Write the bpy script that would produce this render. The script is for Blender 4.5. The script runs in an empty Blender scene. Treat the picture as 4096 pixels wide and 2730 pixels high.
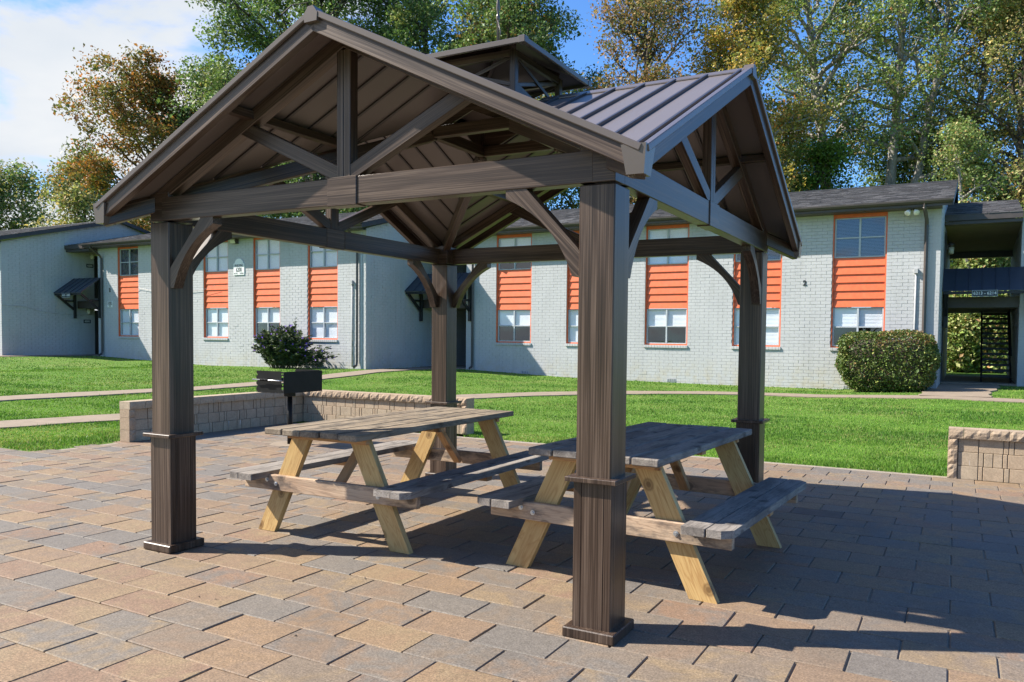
import bpy, math, random
import numpy as np
from mathutils import Matrix, Vector
random.seed(7)
RNG = np.random.default_rng(11)
scene = bpy.context.scene
COL = scene.collection
# ------------------------------------------------------------------ camera
FPX, YAW, PITCH, ROLL = 3127.15, -0.4812, -0.0402, 0.0117
CAM = np.array([3.2037, -5.243, 1.5])
PPX, PPY = 142.0, 112.4
_f = np.array([math.sin(YAW)*math.cos(PITCH), math.cos(YAW)*math.cos(PITCH), math.sin(PITCH)])
_r = np.array([math.cos(YAW), -math.sin(YAW), 0.0]); _u = np.cross(_r, _f)
CF = _f; CR = math.cos(ROLL)*_r + math.sin(ROLL)*_u; CU = -math.sin(ROLL)*_r + math.cos(ROLL)*_u
cd = bpy.data.cameras.new('camera'); cam = bpy.data.objects.new('camera', cd); COL.objects.link(cam)
cam.matrix_world = Matrix(((CR[0], CU[0], -CF[0], CAM[0]), (CR[1], CU[1], -CF[1], CAM[1]), (CR[2], CU[2], -CF[2], CAM[2]), (0, 0, 0, 1)))
cd.sensor_width = 36.0; cd.lens = FPX*36/4096; cd.shift_x = -PPX/4096; cd.shift_y = PPY/4096
cd.clip_start = 0.05; cd.clip_end = 2000
scene.camera = cam
def proj(P):
    d = np.asarray(P, float) - CAM; z = d @ CF
    return np.stack([2048+PPX+FPX*(d @ CR)/z, 1365+PPY-FPX*(d @ CU)/z, z], -1)
# ------------------------------------------------------------------ sun and sky
LT = np.array([0.905, 0.425, -0.93])                       # direction the sunlight travels
LT = LT/np.linalg.norm(LT)
ELEV = math.asin(-LT[2]); SAZ = math.atan2(-LT[0], -LT[1])  # azimuth of the sun from +Y towards +X
sl = bpy.data.lights.new('sun', 'SUN'); sun = bpy.data.objects.new('sun', sl); COL.objects.link(sun)
sl.energy = 5.0; sl.angle = math.radians(0.53); sl.color = (1.0, 0.945, 0.855)
sun.rotation_euler = Vector(LT).to_track_quat('-Z', 'Y').to_euler(); sun.location = (-20, -10, 30)
world = bpy.data.worlds.new('World'); scene.world = world; world.use_nodes = True
nt = world.node_tree; nt.nodes.clear()
def N(t, ty, **kw):
    n = t.nodes.new(ty)
    for k, v in kw.items():
        setattr(n, k, v)
    return n
def L(t, a, b): t.links.new(a, b)
def mathn(t, op, a, b=None, c=None, clamp=False):
    n = N(t, 'ShaderNodeMath', operation=op); n.use_clamp = clamp
    for i, v in enumerate((a, b, c)):
        if v is None: continue
        if isinstance(v, (int, float)): n.inputs[i].default_value = v
        else: L(t, v, n.inputs[i])
    return n.outputs[0]
def vmath(t, op, a, b=None):
    n = N(t, 'ShaderNodeVectorMath', operation=op)
    for i, v in enumerate((a, b)):
        if v is None: continue
        if isinstance(v, (tuple, list)): n.inputs[i].default_value = v
        else: L(t, v, n.inputs[i])
    return n
def mixc(t, fac, a, b, mode='MIX'):
    n = N(t, 'ShaderNodeMix', data_type='RGBA', blend_type=mode)
    for s, v in ((n.inputs['Factor'], fac), (n.inputs['A'], a), (n.inputs['B'], b)):
        if s.type == 'VALUE' or isinstance(v, (int, float)):
            pass
    def put(sock, v):
        if isinstance(v, (int, float)): sock.default_value = v
        elif isinstance(v, tuple): sock.default_value = v if len(v) == 4 else (*v, 1)
        else: L(t, v, sock)
    put(n.inputs[0], fac); put(n.inputs[6], a); put(n.inputs[7], b)
    return n.outputs[2]
def noise(t, vec, scale, detail=4, rough=.55, dist=0.0):
    n = N(t, 'ShaderNodeTexNoise'); n.inputs['Scale'].default_value = scale; n.inputs['Detail'].default_value = detail
    n.inputs['Roughness'].default_value = rough; n.inputs['Distortion'].default_value = dist
    if vec is not None: L(t, vec, n.inputs['Vector'])
    return n.outputs['Fac']
def ramp(t, fac, stops):
    n = N(t, 'ShaderNodeValToRGB'); e = n.color_ramp.elements
    e.remove(e[1])
    for i, (p, c) in enumerate(stops):
        el = e[0] if i == 0 else e.new(p)
        if i == 0: el.position = p
        if isinstance(c, (int, float)): c = (c, c, c)
        el.color = (*c, 1) if len(c) == 3 else c
    if not isinstance(fac, (int, float)): L(t, fac, n.inputs[0])
    return n.outputs[0]
sky = N(nt, 'ShaderNodeTexSky', sky_type='NISHITA'); sky.sun_disc = False
sky.sun_elevation = ELEV; sky.sun_rotation = SAZ; sky.altitude = 100; sky.air_density = 1.0; sky.dust_density = 0.35; sky.ozone_density = 2.2
tc = N(nt, 'ShaderNodeTexCoord')
# broken cloud: a bank that fills the western sky, thinning to clear blue in the north-east
sep = N(nt, 'ShaderNodeSeparateXYZ'); L(nt, tc.outputs['Generated'], sep.inputs[0])
hz = mathn(nt, 'ADD', mathn(nt, 'MAXIMUM', sep.outputs[2], 0.0), 0.22)
cmb = N(nt, 'ShaderNodeCombineXYZ'); L(nt, mathn(nt, 'DIVIDE', sep.outputs[0], hz), cmb.inputs[0]); L(nt, mathn(nt, 'DIVIDE', sep.outputs[1], hz), cmb.inputs[1])
cv = vmath(nt, 'ADD', cmb.outputs[0], (3.1, 1.7, 0.4)).outputs[0]
c1n = noise(nt, cv, 1.7, 8, .58, .35)
bank = mathn(nt, 'SUBTRACT', mathn(nt, 'MULTIPLY', sep.outputs[0], -1.0), mathn(nt, 'MULTIPLY', sep.outputs[1], 0.30))
bankm = N(nt, 'ShaderNodeMapRange'); L(nt, bank, bankm.inputs[0]); bankm.inputs[1].default_value = 0.0; bankm.inputs[2].default_value = 0.62
bankm.inputs[3].default_value = -0.30; bankm.inputs[4].default_value = 0.17
dens = mathn(nt, 'ADD', c1n, bankm.outputs[0])
cm = N(nt, 'ShaderNodeMapRange', interpolation_type='SMOOTHSTEP'); L(nt, dens, cm.inputs[0]); cm.inputs[1].default_value = 0.50; cm.inputs[2].default_value = 0.68
shade = noise(nt, vmath(nt, 'ADD', cmb.outputs[0], (8.3, 4.4, 2.0)).outputs[0], 2.2, 5, .5, .2)
ccol = ramp(nt, shade, [(.3, (4.1, 4.5, 5.0)), (.7, (5.3, 5.4, 5.5))])
skyc = mixc(nt, 1.0, sky.outputs[0], (0.64, 1.00, 1.42), 'MULTIPLY')
mx = mixc(nt, cm.outputs[0], skyc, ccol)
bg = N(nt, 'ShaderNodeBackground'); L(nt, mx, bg.inputs[0]); bg.inputs[1].default_value = 0.080
ow = N(nt, 'ShaderNodeOutputWorld'); L(nt, bg.outputs[0], ow.inputs[0])
vs = scene.view_settings; vs.view_transform = 'Standard'; vs.look = 'None'; vs.exposure = 1.14; vs.gamma = 1.0; vs.use_curve_mapping = False
scene.cycles.max_bounces = 8; scene.cycles.transparent_max_bounces = 16; scene.cycles.sample_clamp_indirect = 8
# ------------------------------------------------------------------ material helpers
def newmat(name):
    m = bpy.data.materials.new(name); m.use_nodes = True
    t = m.node_tree; t.nodes.clear()
    o = N(t, 'ShaderNodeOutputMaterial'); b = N(t, 'ShaderNodeBsdfPrincipled'); L(t, b.outputs[0], o.inputs[0])
    return m, t, b
def setb(b, rough=.6, spec=.5, metal=0.0, col=None):
    b.inputs['Roughness'].default_value = rough; b.inputs['Specular IOR Level'].default_value = spec; b.inputs['Metallic'].default_value = metal
    if col is not None: b.inputs['Base Color'].default_value = (*col, 1)
def bump(t, b, h, strength=.3, dist=.01):
    n = N(t, 'ShaderNodeBump'); n.inputs['Strength'].default_value = strength; n.inputs['Distance'].default_value = dist
    L(t, h, n.inputs['Height']); L(t, n.outputs[0], b.inputs['Normal'])
def objco(t, scale=(1, 1, 1), rnd=True):
    c = N(t, 'ShaderNodeTexCoord'); mp = N(t, 'ShaderNodeMapping'); mp.inputs['Scale'].default_value = scale
    v = c.outputs['Object']
    if rnd:
        oi = N(t, 'ShaderNodeObjectInfo'); m3 = vmath(t, 'MULTIPLY', oi.outputs['Location'], (3.7, 5.1, 2.3)).outputs[0]
        r = mathn(t, 'MULTIPLY', oi.outputs['Random'], 37.0)
        v = vmath(t, 'ADD', v, r).outputs[0] if False else vmath(t, 'ADD', vmath(t, 'ADD', v, m3).outputs[0], r).outputs[0]
    L(t, v, mp.inputs[0]); return mp.outputs[0]
def mat_grainmetal(name, dark, mid, light, rough=.34, along='X'):
    # powder-coated aluminium with a printed wood grain running along local X
    m, t, b = newmat(name)
    sc = {'X': (.8, 85, 85), 'Z': (85, 85, .8)}[along]
    v = objco(t, sc); n1 = noise(t, v, 1.6, 6, .62, .25)
    v2 = objco(t, {'X': (.6, 14, 14), 'Z': (14, 14, .6)}[along]); n2 = noise(t, v2, 1.0, 3, .5)
    f = mathn(t, 'ADD', mathn(t, 'MULTIPLY', n1, .75), mathn(t, 'MULTIPLY', n2, .35))
    c = ramp(t, f, [(.36, dark), (.54, mid), (.70, light)])
    L(t, c, b.inputs['Base Color']); setb(b, rough, .45)
    rr = N(t, 'ShaderNodeMapRange'); L(t, n1, rr.inputs[0]); rr.inputs[3].default_value = rough-.08; rr.inputs[4].default_value = rough+.14; L(t, rr.outputs[0], b.inputs['Roughness'])
    bump(t, b, n1, .12, .002)
    return m
def mat_plain(name, col, rough=.5, var=.12, scale=6, spec=.5, metal=0.0, bmp=0.0, dirt=None):
    m, t, b = newmat(name); v = objco(t)
    n1 = noise(t, v, scale, 5, .6)
    lo = tuple(c*(1-var) for c in col); hi = tuple(c*(1+var) for c in col)
    c = ramp(t, n1, [(.3, lo), (.7, hi)])
    if dirt:
        n2 = noise(t, v, scale*.35, 4, .65); f = ramp(t, n2, [(.5, 0), (.75, 1)]); c = mixc(t, mathn(t, 'MULTIPLY', f, dirt[1]), c, dirt[0])
    L(t, c, b.inputs['Base Color']); setb(b, rough, spec, metal)
    if bmp: bump(t, b, n1, bmp, .004)
    return m
def mat_wood(name, c_lo, c_hi, c_grain, rough=.75, knots=True, stain=None, scale=1.0):
    # sawn timber: long grain along local X with cathedral rings and a few knots
    m, t, b = newmat(name)
    v = objco(t, (1.0*scale, 9*scale, 9*scale))
    w = noise(t, v, 1.3, 3, .5, .9)
    rings = mathn(t, 'FRACT', mathn(t, 'MULTIPLY', w, 9.0))
    ring = ramp(t, rings, [(.0, 1.0), (.22, .25), (.8, 0.0), (.99, 1.0)])
    fine = noise(t, objco(t, (2.5*scale, 130*scale, 130*scale)), 1.0, 4, .6)
    big = noise(t, objco(t, (1.2, 4, 4)), 1.1, 4, .6)
    c = ramp(t, big, [(.3, c_lo), (.7, c_hi)])
    c = mixc(t, mathn(t, 'MULTIPLY', ring, .55), c, c_grain)
    c = mixc(t, mathn(t, 'MULTIPLY', ramp(t, fine, [(.45, 0), (.75, 1)]), .45), c, c_grain)
    if knots:
        vo = N(t, 'ShaderNodeTexVoronoi', voronoi_dimensions='2D'); vo.inputs['Scale'].default_value = 1.0
        sx_ = N(t, 'ShaderNodeSeparateXYZ'); L(t, objco(t, (2.6, 3.2, 3.2)), sx_.inputs[0]); cx_ = N(t, 'ShaderNodeCombineXYZ'); L(t, sx_.outputs[0], cx_.inputs[0]); L(t, mathn(t, 'ADD', sx_.outputs[1], sx_.outputs[2]), cx_.inputs[1]); L(t, cx_.outputs[0], vo.inputs['Vector'])
        k = ramp(t, vo.outputs['Distance'], [(.035, 1.0), (.06, .55), (.085, .75), (.12, 0.0)]); c = mixc(t, mathn(t, 'MULTIPLY', k, .85), c, tuple(x*.40 for x in c_grain))
    if stain:
        s = ramp(t, noise(t, objco(t, (2.2, 6, 6)), 1.0, 5, .7), [(.48, 0), (.62, 1)]); c = mixc(t, mathn(t, 'MULTIPLY', s, stain[1]), c, stain[0])
    L(t, c, b.inputs['Base Color']); setb(b, rough, .45); bump(t, b, mathn(t, 'ADD', fine, mathn(t, 'MULTIPLY', rings, .6)), .35, .003)
    return m
def mat_leaf(name, trans=.35, rough=.45, spec=.4):
    m, t, b = newmat(name); a = N(t, 'ShaderNodeAttribute', attribute_name='leafcol')
    L(t, a.outputs['Color'], b.inputs['Base Color']); setb(b, rough, spec)
    tr = N(t, 'ShaderNodeBsdfTranslucent'); L(t, mixc(t, 1.0, a.outputs['Color'], (1.12, 1.15, .8), 'MULTIPLY'), tr.inputs[0])
    mxs = N(t, 'ShaderNodeMixShader'); mxs.inputs[0].default_value = trans; L(t, b.outputs[0], mxs.inputs[1]); L(t, tr.outputs[0], mxs.inputs[2])
    out = [n for n in t.nodes if n.type == 'OUTPUT_MATERIAL'][0]; L(t, mxs.outputs[0], out.inputs[0])
    return m
# ------------------------------------------------------------------ mesh helpers
def mesh_obj(name, verts, faces, mat, parent=None, smooth=False):
    me = bpy.data.meshes.new(name); me.from_pydata([tuple(v) for v in verts], [], faces); me.update()
    if mat is not None: me.materials.append(mat)
    if smooth: me.polygons.foreach_set('use_smooth', [True]*len(me.polygons))
    o = bpy.data.objects.new(name, me); COL.objects.link(o)
    if parent is not None: o.parent = parent
    return o
def fast_mesh(name, verts, nper, mat, parent=None, cols=None, smooth=False, quads=None):
    # verts (n,3) numpy, consecutive polygons of nper vertices (or an explicit quad index array)
    me = bpy.data.meshes.new(name); verts = np.asarray(verts, np.float32)
    me.vertices.add(len(verts)); me.vertices.foreach_set('co', verts.ravel())
    idx = np.arange(len(verts), dtype=np.int32) if quads is None else np.asarray(quads, np.int32).ravel()
    nf = len(idx)//nper
    me.loops.add(len(idx)); me.loops.foreach_set('vertex_index', idx)
    me.polygons.add(nf); me.polygons.foreach_set('loop_start', np.arange(0, len(idx), nper, dtype=np.int32)); me.polygons.foreach_set('loop_total', np.full(nf, nper, np.int32))
    me.polygons.foreach_set('use_smooth', np.full(nf, bool(smooth)))
    me.update(calc_edges=True)
    if cols is not None:
        at = me.attributes.new('leafcol', 'FLOAT_COLOR', 'POINT'); c4 = np.ones((len(verts), 4), np.float32); c4[:, :3] = cols; at.data.foreach_set('color', c4.ravel())
    if mat is not None: me.materials.append(mat)
    o = bpy.data.objects.new(name, me); COL.objects.link(o)
    if parent is not None: o.parent = parent
    return o
def cbox(lx, ly, lz, b=.003):
    h = (lx/2, ly/2, lz/2); b = min(b, lx*.4, ly*.4, lz*.4)
    cs = [(i, j, k) for i in (-1, 1) for j in (-1, 1) for k in (-1, 1)]; V = []
    for s in cs:
        for ax in range(3): V.append(tuple(s[a]*(h[a] if a == ax else h[a]-b) for a in range(3)))
    ci = {c: n for n, c in enumerate(cs)}; vi = lambda c, ax: ci[c]*3+ax; F = []
    for ax in range(3):
        o1, o2 = [a for a in range(3) if a != ax]
        for s in (-1, 1):
            q = []
            for (p, r) in ((-1, -1), (1, -1), (1, 1), (-1, 1)):
                c = [0, 0, 0]; c[ax] = s; c[o1] = p; c[o2] = r; q.append(vi(tuple(c), ax))
            F.append(q)
        for p in (-1, 1):
            for r in (-1, 1):
                a_, b_ = [0, 0, 0], [0, 0, 0]; a_[ax] = -1; b_[ax] = 1
                for c in (a_, b_): c[o1] = p; c[o2] = r
                F.append([vi(tuple(a_), o1), vi(tuple(b_), o1), vi(tuple(b_), o2), vi(tuple(a_), o2)])
    for c in cs: F.append([vi(c, 0), vi(c, 1), vi(c, 2)])
    Vn = np.array(V); out = []
    for f in F:
        p = Vn[f]; n = np.cross(p[1]-p[0], p[2]-p[0]); out.append(f if n @ p.mean(0) > 0 else f[::-1])
    return V, out
class MB:
    def __init__(s): s.v = []; s.f = []
    def add(s, V, F, M=None):
        k = len(s.v)
        s.v += [tuple((M @ Vector(v))) if M is not None else tuple(v) for v in V]; s.f += [[i+k for i in f] for f in F]; return s
    def box(s, a, b, bev=.003):
        c = [(a[i]+b[i])/2 for i in range(3)]; V, F = cbox(*[abs(b[i]-a[i]) for i in range(3)], bev)
        return s.add([(v[0]+c[0], v[1]+c[1], v[2]+c[2]) for v in V], F)
    def prism(s, poly, axis, a, b):
        # poly of 2-D points in the two other axes (in order), extruded a..b on axis
        n = len(poly); V = []
        for e in (a, b):
            for p in poly:
                v = list(p); v.insert(axis, e); V.append(v)
        Vn = np.array(V, float); F = [list(range(n))[::-1], list(range(n, 2*n))]+[[i, (i+1) % n, n+(i+1) % n, n+i] for i in range(n)]
        # orient using signed area
        ar = sum(poly[i][0]*poly[(i+1) % n][1]-poly[(i+1) % n][0]*poly[i][1] for i in range(n))
        flip = (ar < 0) ^ (b < a) ^ (axis == 1)
        if flip: F = [f[::-1] for f in F]
        return s.add(V, F)
    def tube(s, pts, rad, n=8, cap=True):
        pts = [Vector(p) for p in pts]; rad = rad if isinstance(rad, (list, tuple)) else [rad]*len(pts); k = len(s.v)
        for i, p in enumerate(pts):
            d = (pts[min(i+1, len(pts)-1)]-pts[max(i-1, 0)]).normalized(); up = Vector((0, 0, 1)) if abs(d.z) < .9 else Vector((1, 0, 0))
            x = d.cross(up).normalized(); y = x.cross(d)
            for j in range(n):
                a = 2*math.pi*j/n; s.v.append(tuple(p+(x*math.cos(a)+y*math.sin(a))*rad[i]))
        for i in range(len(pts)-1):
            for j in range(n):
                s.f.append([k+i*n+j, k+i*n+(j+1) % n, k+(i+1)*n+(j+1) % n, k+(i+1)*n+j][::-1])
        if cap: s.f.append([k+j for j in range(n)]); s.f.append([k+(len(pts)-1)*n+j for j in range(n)][::-1])
        return s
    def build(s, name, mat, parent=None, smooth=False): return mesh_obj(name, s.v, s.f, mat, parent, smooth)
def beam(name, p0, p1, w, h, mat, parent=None, b=.004, up=(0, 0, 1)):
    # a bar from p0 to p1 (local X along it), w wide, h tall towards "up"
    p0, p1 = Vector(p0), Vector(p1); d = p1-p0; ln = d.length; x = d.normalized(); u = Vector(up)
    y = u.cross(x).normalized(); z = x.cross(y)
    V, F = cbox(ln, w, h, b); o = mesh_obj(name, V, F, mat, parent); c = (p0+p1)/2
    o.matrix_local = Matrix(((x.x, y.x, z.x, c.x), (x.y, y.y, z.y, c.y), (x.z, y.z, z.z, c.z), (0, 0, 0, 1)))
    return o
def place(name, V, F, mat, parent, origin, ax, ay, az, smooth=False):
    o = mesh_obj(name, V, F, mat, parent, smooth); ax, ay, az = Vector(ax), Vector(ay), Vector(az)
    o.matrix_local = Matrix(((ax.x, ay.x, az.x, origin[0]), (ax.y, ay.y, az.y, origin[1]), (ax.z, ay.z, az.z, origin[2]), (0, 0, 0, 1))); return o
def thing(name, label, cat, loc=(0, 0, 0), rz=0.0, group=None):
    o = bpy.data.objects.new(name, None); COL.objects.link(o); o.location = loc; o.rotation_euler = (0, 0, rz); o.empty_display_size = .2
    return tag(o, label, cat, group)
def tag(o, label, cat, group=None):
    o['label'] = label; o['category'] = cat
    if group: o['group'] = group
    return o
def struct(o): o['kind'] = 'structure'; return o
def stuff(o): o['kind'] = 'stuff'; return o
def dup(o, parent, loc=None, rot=None):
    c = o.copy(); COL.objects.link(c); c.parent = parent
    if loc is not None: c.location = loc
    if rot is not None: c.rotation_euler = rot
    return c
def text_mesh(name, s, size, mat, parent, origin, ax, az, align='CENTER', squash=1.0, extrude=.002, bold=.012):
    cu = bpy.data.curves.new(name, 'FONT'); cu.body = s; cu.size = size; cu.align_x = align; cu.align_y = 'CENTER'; cu.extrude = extrude; cu.resolution_u = 3; cu.offset = size*bold
    to = bpy.data.objects.new(name+'_tmp', cu); COL.objects.link(to); dg = bpy.context.evaluated_depsgraph_get()
    me = bpy.data.meshes.new_from_object(to.evaluated_get(dg)); bpy.data.objects.remove(to); bpy.data.curves.remove(cu)
    me.materials.clear(); me.materials.append(mat); me.name = name
    o = bpy.data.objects.new(name, me); COL.objects.link(o); o.parent = parent
    ax, az = Vector(ax), Vector(az); n = ax.cross(az)
    o.matrix_local = Matrix(((ax.x*squash, az.x, n.x, origin[0]), (ax.y*squash, az.y, n.y, origin[1]), (ax.z*squash, az.z, n.z, origin[2]), (0, 0, 0, 1)))
    return o
# ------------------------------------------------------------------ materials
M = {}
M['post'] = mat_grainmetal('brown_grain_metal', (.011, .006, .0035), (.048, .029, .0195), (.135, .093, .066), .31)
M['sheet'] = mat_plain('brown_roof_sheet', (.140, .118, .110), .38, .05, 1.5)
M['trim'] = mat_plain('bronze_trim_metal', (.115, .094, .083), .26, .08, 3)
M['silver'] = mat_plain('galvanised_bolt', (.52, .53, .54), .35, .1, 40, metal=.8)
M['blacksteel'] = mat_plain('black_grill_steel', (.007, .007, .007), .5, .35, 9, spec=.22, bmp=.05)
M['chrome'] = mat_plain('bare_steel_rod', (.5, .5, .5), .3, .1, 20, metal=.9)
M['greywood'] = mat_wood('weathered_grey_wood', (.19, .165, .145), (.34, .30, .26), (.085, .07, .06), .85, True, ((.07, .06, .055), .6))
M['tanwood'] = mat_wood('weathered_tan_wood', (.20, .155, .108), (.345, .275, .195), (.095, .065, .042), .85, True, ((.055, .047, .04), .75))
M['pine'] = mat_wood('yellow_pine', (.44, .275, .105), (.58, .40, .165), (.30, .145, .040), .6, True)
M['redpine'] = mat_wood('reddish_pine', (.46, .24, .10), (.58, .35, .17), (.30, .13, .05), .7, True)
M['beamwood'] = mat_wood('mottled_bench_beam', (.42, .27, .17), (.55, .41, .28), (.22, .14, .09), .8, True, ((.06, .05, .045), .8))
def mat_paver(name, indiv):
    m, t, b = newmat(name)
    if indiv:
        oi = N(t, 'ShaderNodeObjectInfo'); r = oi.outputs['Random']
        c = N(t, 'ShaderNodeTexCoord'); v = vmath(t, 'ADD', c.outputs['Object'], vmath(t, 'MULTIPLY', oi.outputs['Location'], (9.1, 7.3, 1)).outputs[0]).outputs[0]
    else:
        a = N(t, 'ShaderNodeAttribute', attribute_name='leafcol'); sp = N(t, 'ShaderNodeSeparateColor'); L(t, a.outputs['Color'], sp.inputs[0]); r = sp.outputs[0]
        c = N(t, 'ShaderNodeTexCoord'); off = mathn(t, 'MULTIPLY', r, 61.0); v = vmath(t, 'ADD', c.outputs['Object'], off).outputs[0]
    base = ramp(t, r, [(0, (.225, .150, .090)), (.16, (.180, .138, .101)), (.30, (.146, .128, .111)), (.46, (.213, .143, .090)), (.60, (.160, .137, .114)), (.74, (.207, .132, .087)), (.88, (.174, .136, .102)), (1, (.235, .166, .098))])
    base.node.color_ramp.interpolation = 'CONSTANT'
    r2 = mathn(t, 'FRACT', mathn(t, 'MULTIPLY', r, 13.7))
    alt = ramp(t, r2, [(0, (.148, .130, .112)), (.35, (.228, .163, .096)), (.7, (.198, .137, .092))]); alt.node.color_ramp.interpolation = 'CONSTANT'
    big = noise(t, v, 4.2, 5, .65, .8); f = ramp(t, big, [(.42, 0), (.62, .9)])
    c_ = mixc(t, f, base, alt)
    fine = noise(t, v, 95, 4, .7); c_ = mixc(t, .75, c_, ramp(t, fine, [(.3, .2), (.7, .82)]), 'OVERLAY')
    mid_ = noise(t, v, 22, 5, .7); c_ = mixc(t, .38, c_, ramp(t, mid_, [(.3, .28), (.7, .74)]), 'OVERLAY')
    pit = noise(t, v, 160, 2, .5); pm = ramp(t, pit, [(.34, 1), (.42, 0)]); c_ = mixc(t, mathn(t, 'MULTIPLY', pm, .65), c_, (.085, .07, .055))
    wpos = N(t, 'ShaderNodeNewGeometry').outputs['Position']
    dirt = ramp(t, noise(t, wpos, .9, 5, .65), [(.5, 0), (.75, 1)]); c_ = mixc(t, mathn(t, 'MULTIPLY', dirt, .42), c_, (.080, .063, .048))
    L(t, c_, b.inputs['Base Color']); setb(b, .72, .35); bump(t, b, mathn(t, 'ADD', fine, mathn(t, 'MULTIPLY', pit, .6)), .35, .0025)
    return m
M['paver1'] = mat_paver('concrete_paver', True); M['paver2'] = mat_paver('concrete_paver_far', False)
M['paverdark'] = mat_plain('stained_paver', (.085, .068, .055), .7, .25, 14, bmp=.2)
M['sand'] = mat_plain('joint_sand', (.27, .225, .175), .95, .3, 60, bmp=.4)
def mat_block(name, col, rough=False):
    m, t, b = newmat(name); v = objco(t); oi = N(t, 'ShaderNodeObjectInfo')
    n1 = noise(t, v, 7, 5, .65); n2 = noise(t, v, 60, 4, .7)
    c = ramp(t, n1, [(.3, tuple(x*.8 for x in col)), (.7, tuple(x*1.15 for x in col))])
    c = mixc(t, oi.outputs['Random'], c, mixc(t, .5, c, (.36, .25, .16)))
    c = mixc(t, .5, c, ramp(t, n2, [(.3, .3), (.7, .75)]), 'OVERLAY')
    vw = objco(t, (9, 9, .9)); w = ramp(t, noise(t, vw, 1.0, 4, .6), [(.66, 0), (.73, .75)])
    if not rough: c = mixc(t, w, c, (.62, .60, .56))
    L(t, c, b.inputs['Base Color']); setb(b, .85, .3); bump(t, b, n2, .9 if rough else .35, .006 if rough else .003)
    return m
M['block'] = mat_block('tan_wall_block', (.36, .285, .20)); M['split'] = mat_block('split_face_block', (.33, .25, .175), True)
def mat_ground():
    m, t, b = newmat('lawn_soil'); g = N(t, 'ShaderNodeNewGeometry').outputs['Position']
    n1 = noise(t, g, .5, 5, .65); n2 = noise(t, g, 7, 5, .75); n3 = noise(t, g, 45, 3, .7)
    c = ramp(t, mathn(t, 'ADD', mathn(t, 'MULTIPLY', n1, .5), mathn(t, 'MULTIPLY', n2, .5)), [(.36, (.060, .130, .016)), (.5, (.098, .185, .024)), (.64, (.17, .20, .055))])
    c = mixc(t, .6, c, ramp(t, n3, [(.25, .15), (.75, .85)]), 'OVERLAY')
    L(t, c, b.inputs['Base Color']); setb(b, .9, .2); bump(t, b, mathn(t, 'ADD', n3, n2), .7, .03)
    return m
M['lawn'] = mat_ground()
M['path'] = mat_plain('path_concrete', (.235, .182, .130), .9, .16, 5, bmp=.3, dirt=((.25, .19, .13), .5))
M['grass'] = mat_leaf('grass_blades', .35, .5, .3)
# ------------------------------------------------------------------ terrain
XS = [-60, -40, -31, -24, -16, -13, -9, -4, 0, 3, 10, 60]; ZS = [.55, .5, .42, .2, .29, .25, .1, .05, .05, .17, .2, .2]
def gz(x, y):
    x = np.asarray(x, float); y = np.asarray(y, float); zb = np.interp(x, XS, ZS)
    a = np.clip((y-4.6)/11.5, 0, 1); b_ = np.clip((-7.2-x)/22, 0, 1)*np.clip((y+6)/10, 0, 1)
    t = np.maximum(a, b_); t = t*t*(3-2*t)*.6+.4*t
    return zb*t
def in_patio(x, y, m=0.0):
    x = np.asarray(x); y = np.asarray(y)
    return (y < 4.62-m) & (y > -9+m) & ((x > -7.0+m) | (y < .46-m)) & (x > -16+m) & (x < 11-m)
ax_ = np.concatenate([[-400, -250, -150, -100, -75], np.arange(-60, 30.01, .5), [40, 60, 90, 150, 250, 400]])
ay_ = np.concatenate([[-300, -150, -80, -40, -20], np.arange(-12, 45.01, .5), [60, 80, 120, 200, 400]])
gx, gy = np.meshgrid(ax_, ay_); gzv = gz(gx, gy)-.006
gzv = np.where(in_patio(gx, gy, .05), -.10, gzv)
nx, ny = len(ax_), len(ay_); ii, jj = np.meshgrid(np.arange(nx-1), np.arange(ny-1)); q = np.stack([jj*nx+ii, jj*nx+ii+1, (jj+1)*nx+ii+1, (jj+1)*nx+ii], -1).reshape(-1, 4)
ground = fast_mesh('ground', np.stack([gx, gy, gzv], -1).reshape(-1, 3), 4, M['lawn'], smooth=True, quads=q); struct(ground)
def smooth_line(pts, n=60):
    P = np.array(pts, float); P = np.vstack([2*P[0]-P[1], P, 2*P[-1]-P[-2]]); out = []
    for i in range(1, len(P)-2):
        for tt in np.linspace(0, 1, 12, endpoint=False):
            p0, p1, p2, p3 = P[i-1:i+3]
            out.append(.5*((2*p1)+(-p0+p2)*tt+(2*p0-5*p1+4*p2-p3)*tt**2+(-p0+3*p1-3*p2+p3)*tt**3))
    out.append(P[-2]); return np.array(out)
PATHS = []
def path(pts, width, lift=.018):
    c = smooth_line(pts); d = np.gradient(c, axis=0); d /= np.linalg.norm(d, axis=1)[:, None]; nrm = np.stack([-d[:, 1], d[:, 0]], -1)
    w = np.array([width*(1+.05*math.sin(i*.7)+.03*random.uniform(-1, 1)) for i in range(len(c))])[:, None]
    l, r = c+nrm*w/2, c-nrm*w/2; n = len(c); V = []
    for P_, dz in ((l, -.08), (l, lift), (r, lift), (r, -.08)): V.append(np.column_stack([P_, gz(P_[:, 0], P_[:, 1])+dz]))
    V = np.concatenate(V); F = []
    for i in range(n-1):
        for k in range(3): F.append([k*n+i, (k+1)*n+i, (k+1)*n+i+1, k*n+i+1])
    o = mesh_obj('path', V, F, M['path']); struct(o); PATHS.append((c, width)); return o
path([(-10.6, -14), (-10.5, -4), (-10.35, 0), (-10.2, 1.7), (-9.8, 3.4), (-8.7, 7.0), (-7.3, 10.4), (-5.9, 12.7), (-3.7, 14.9), (-1.0, 16.0), (2.56, 15.93), (4.6, 15.6), (9, 15.3), (16, 15.2)], 1.0)
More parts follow.
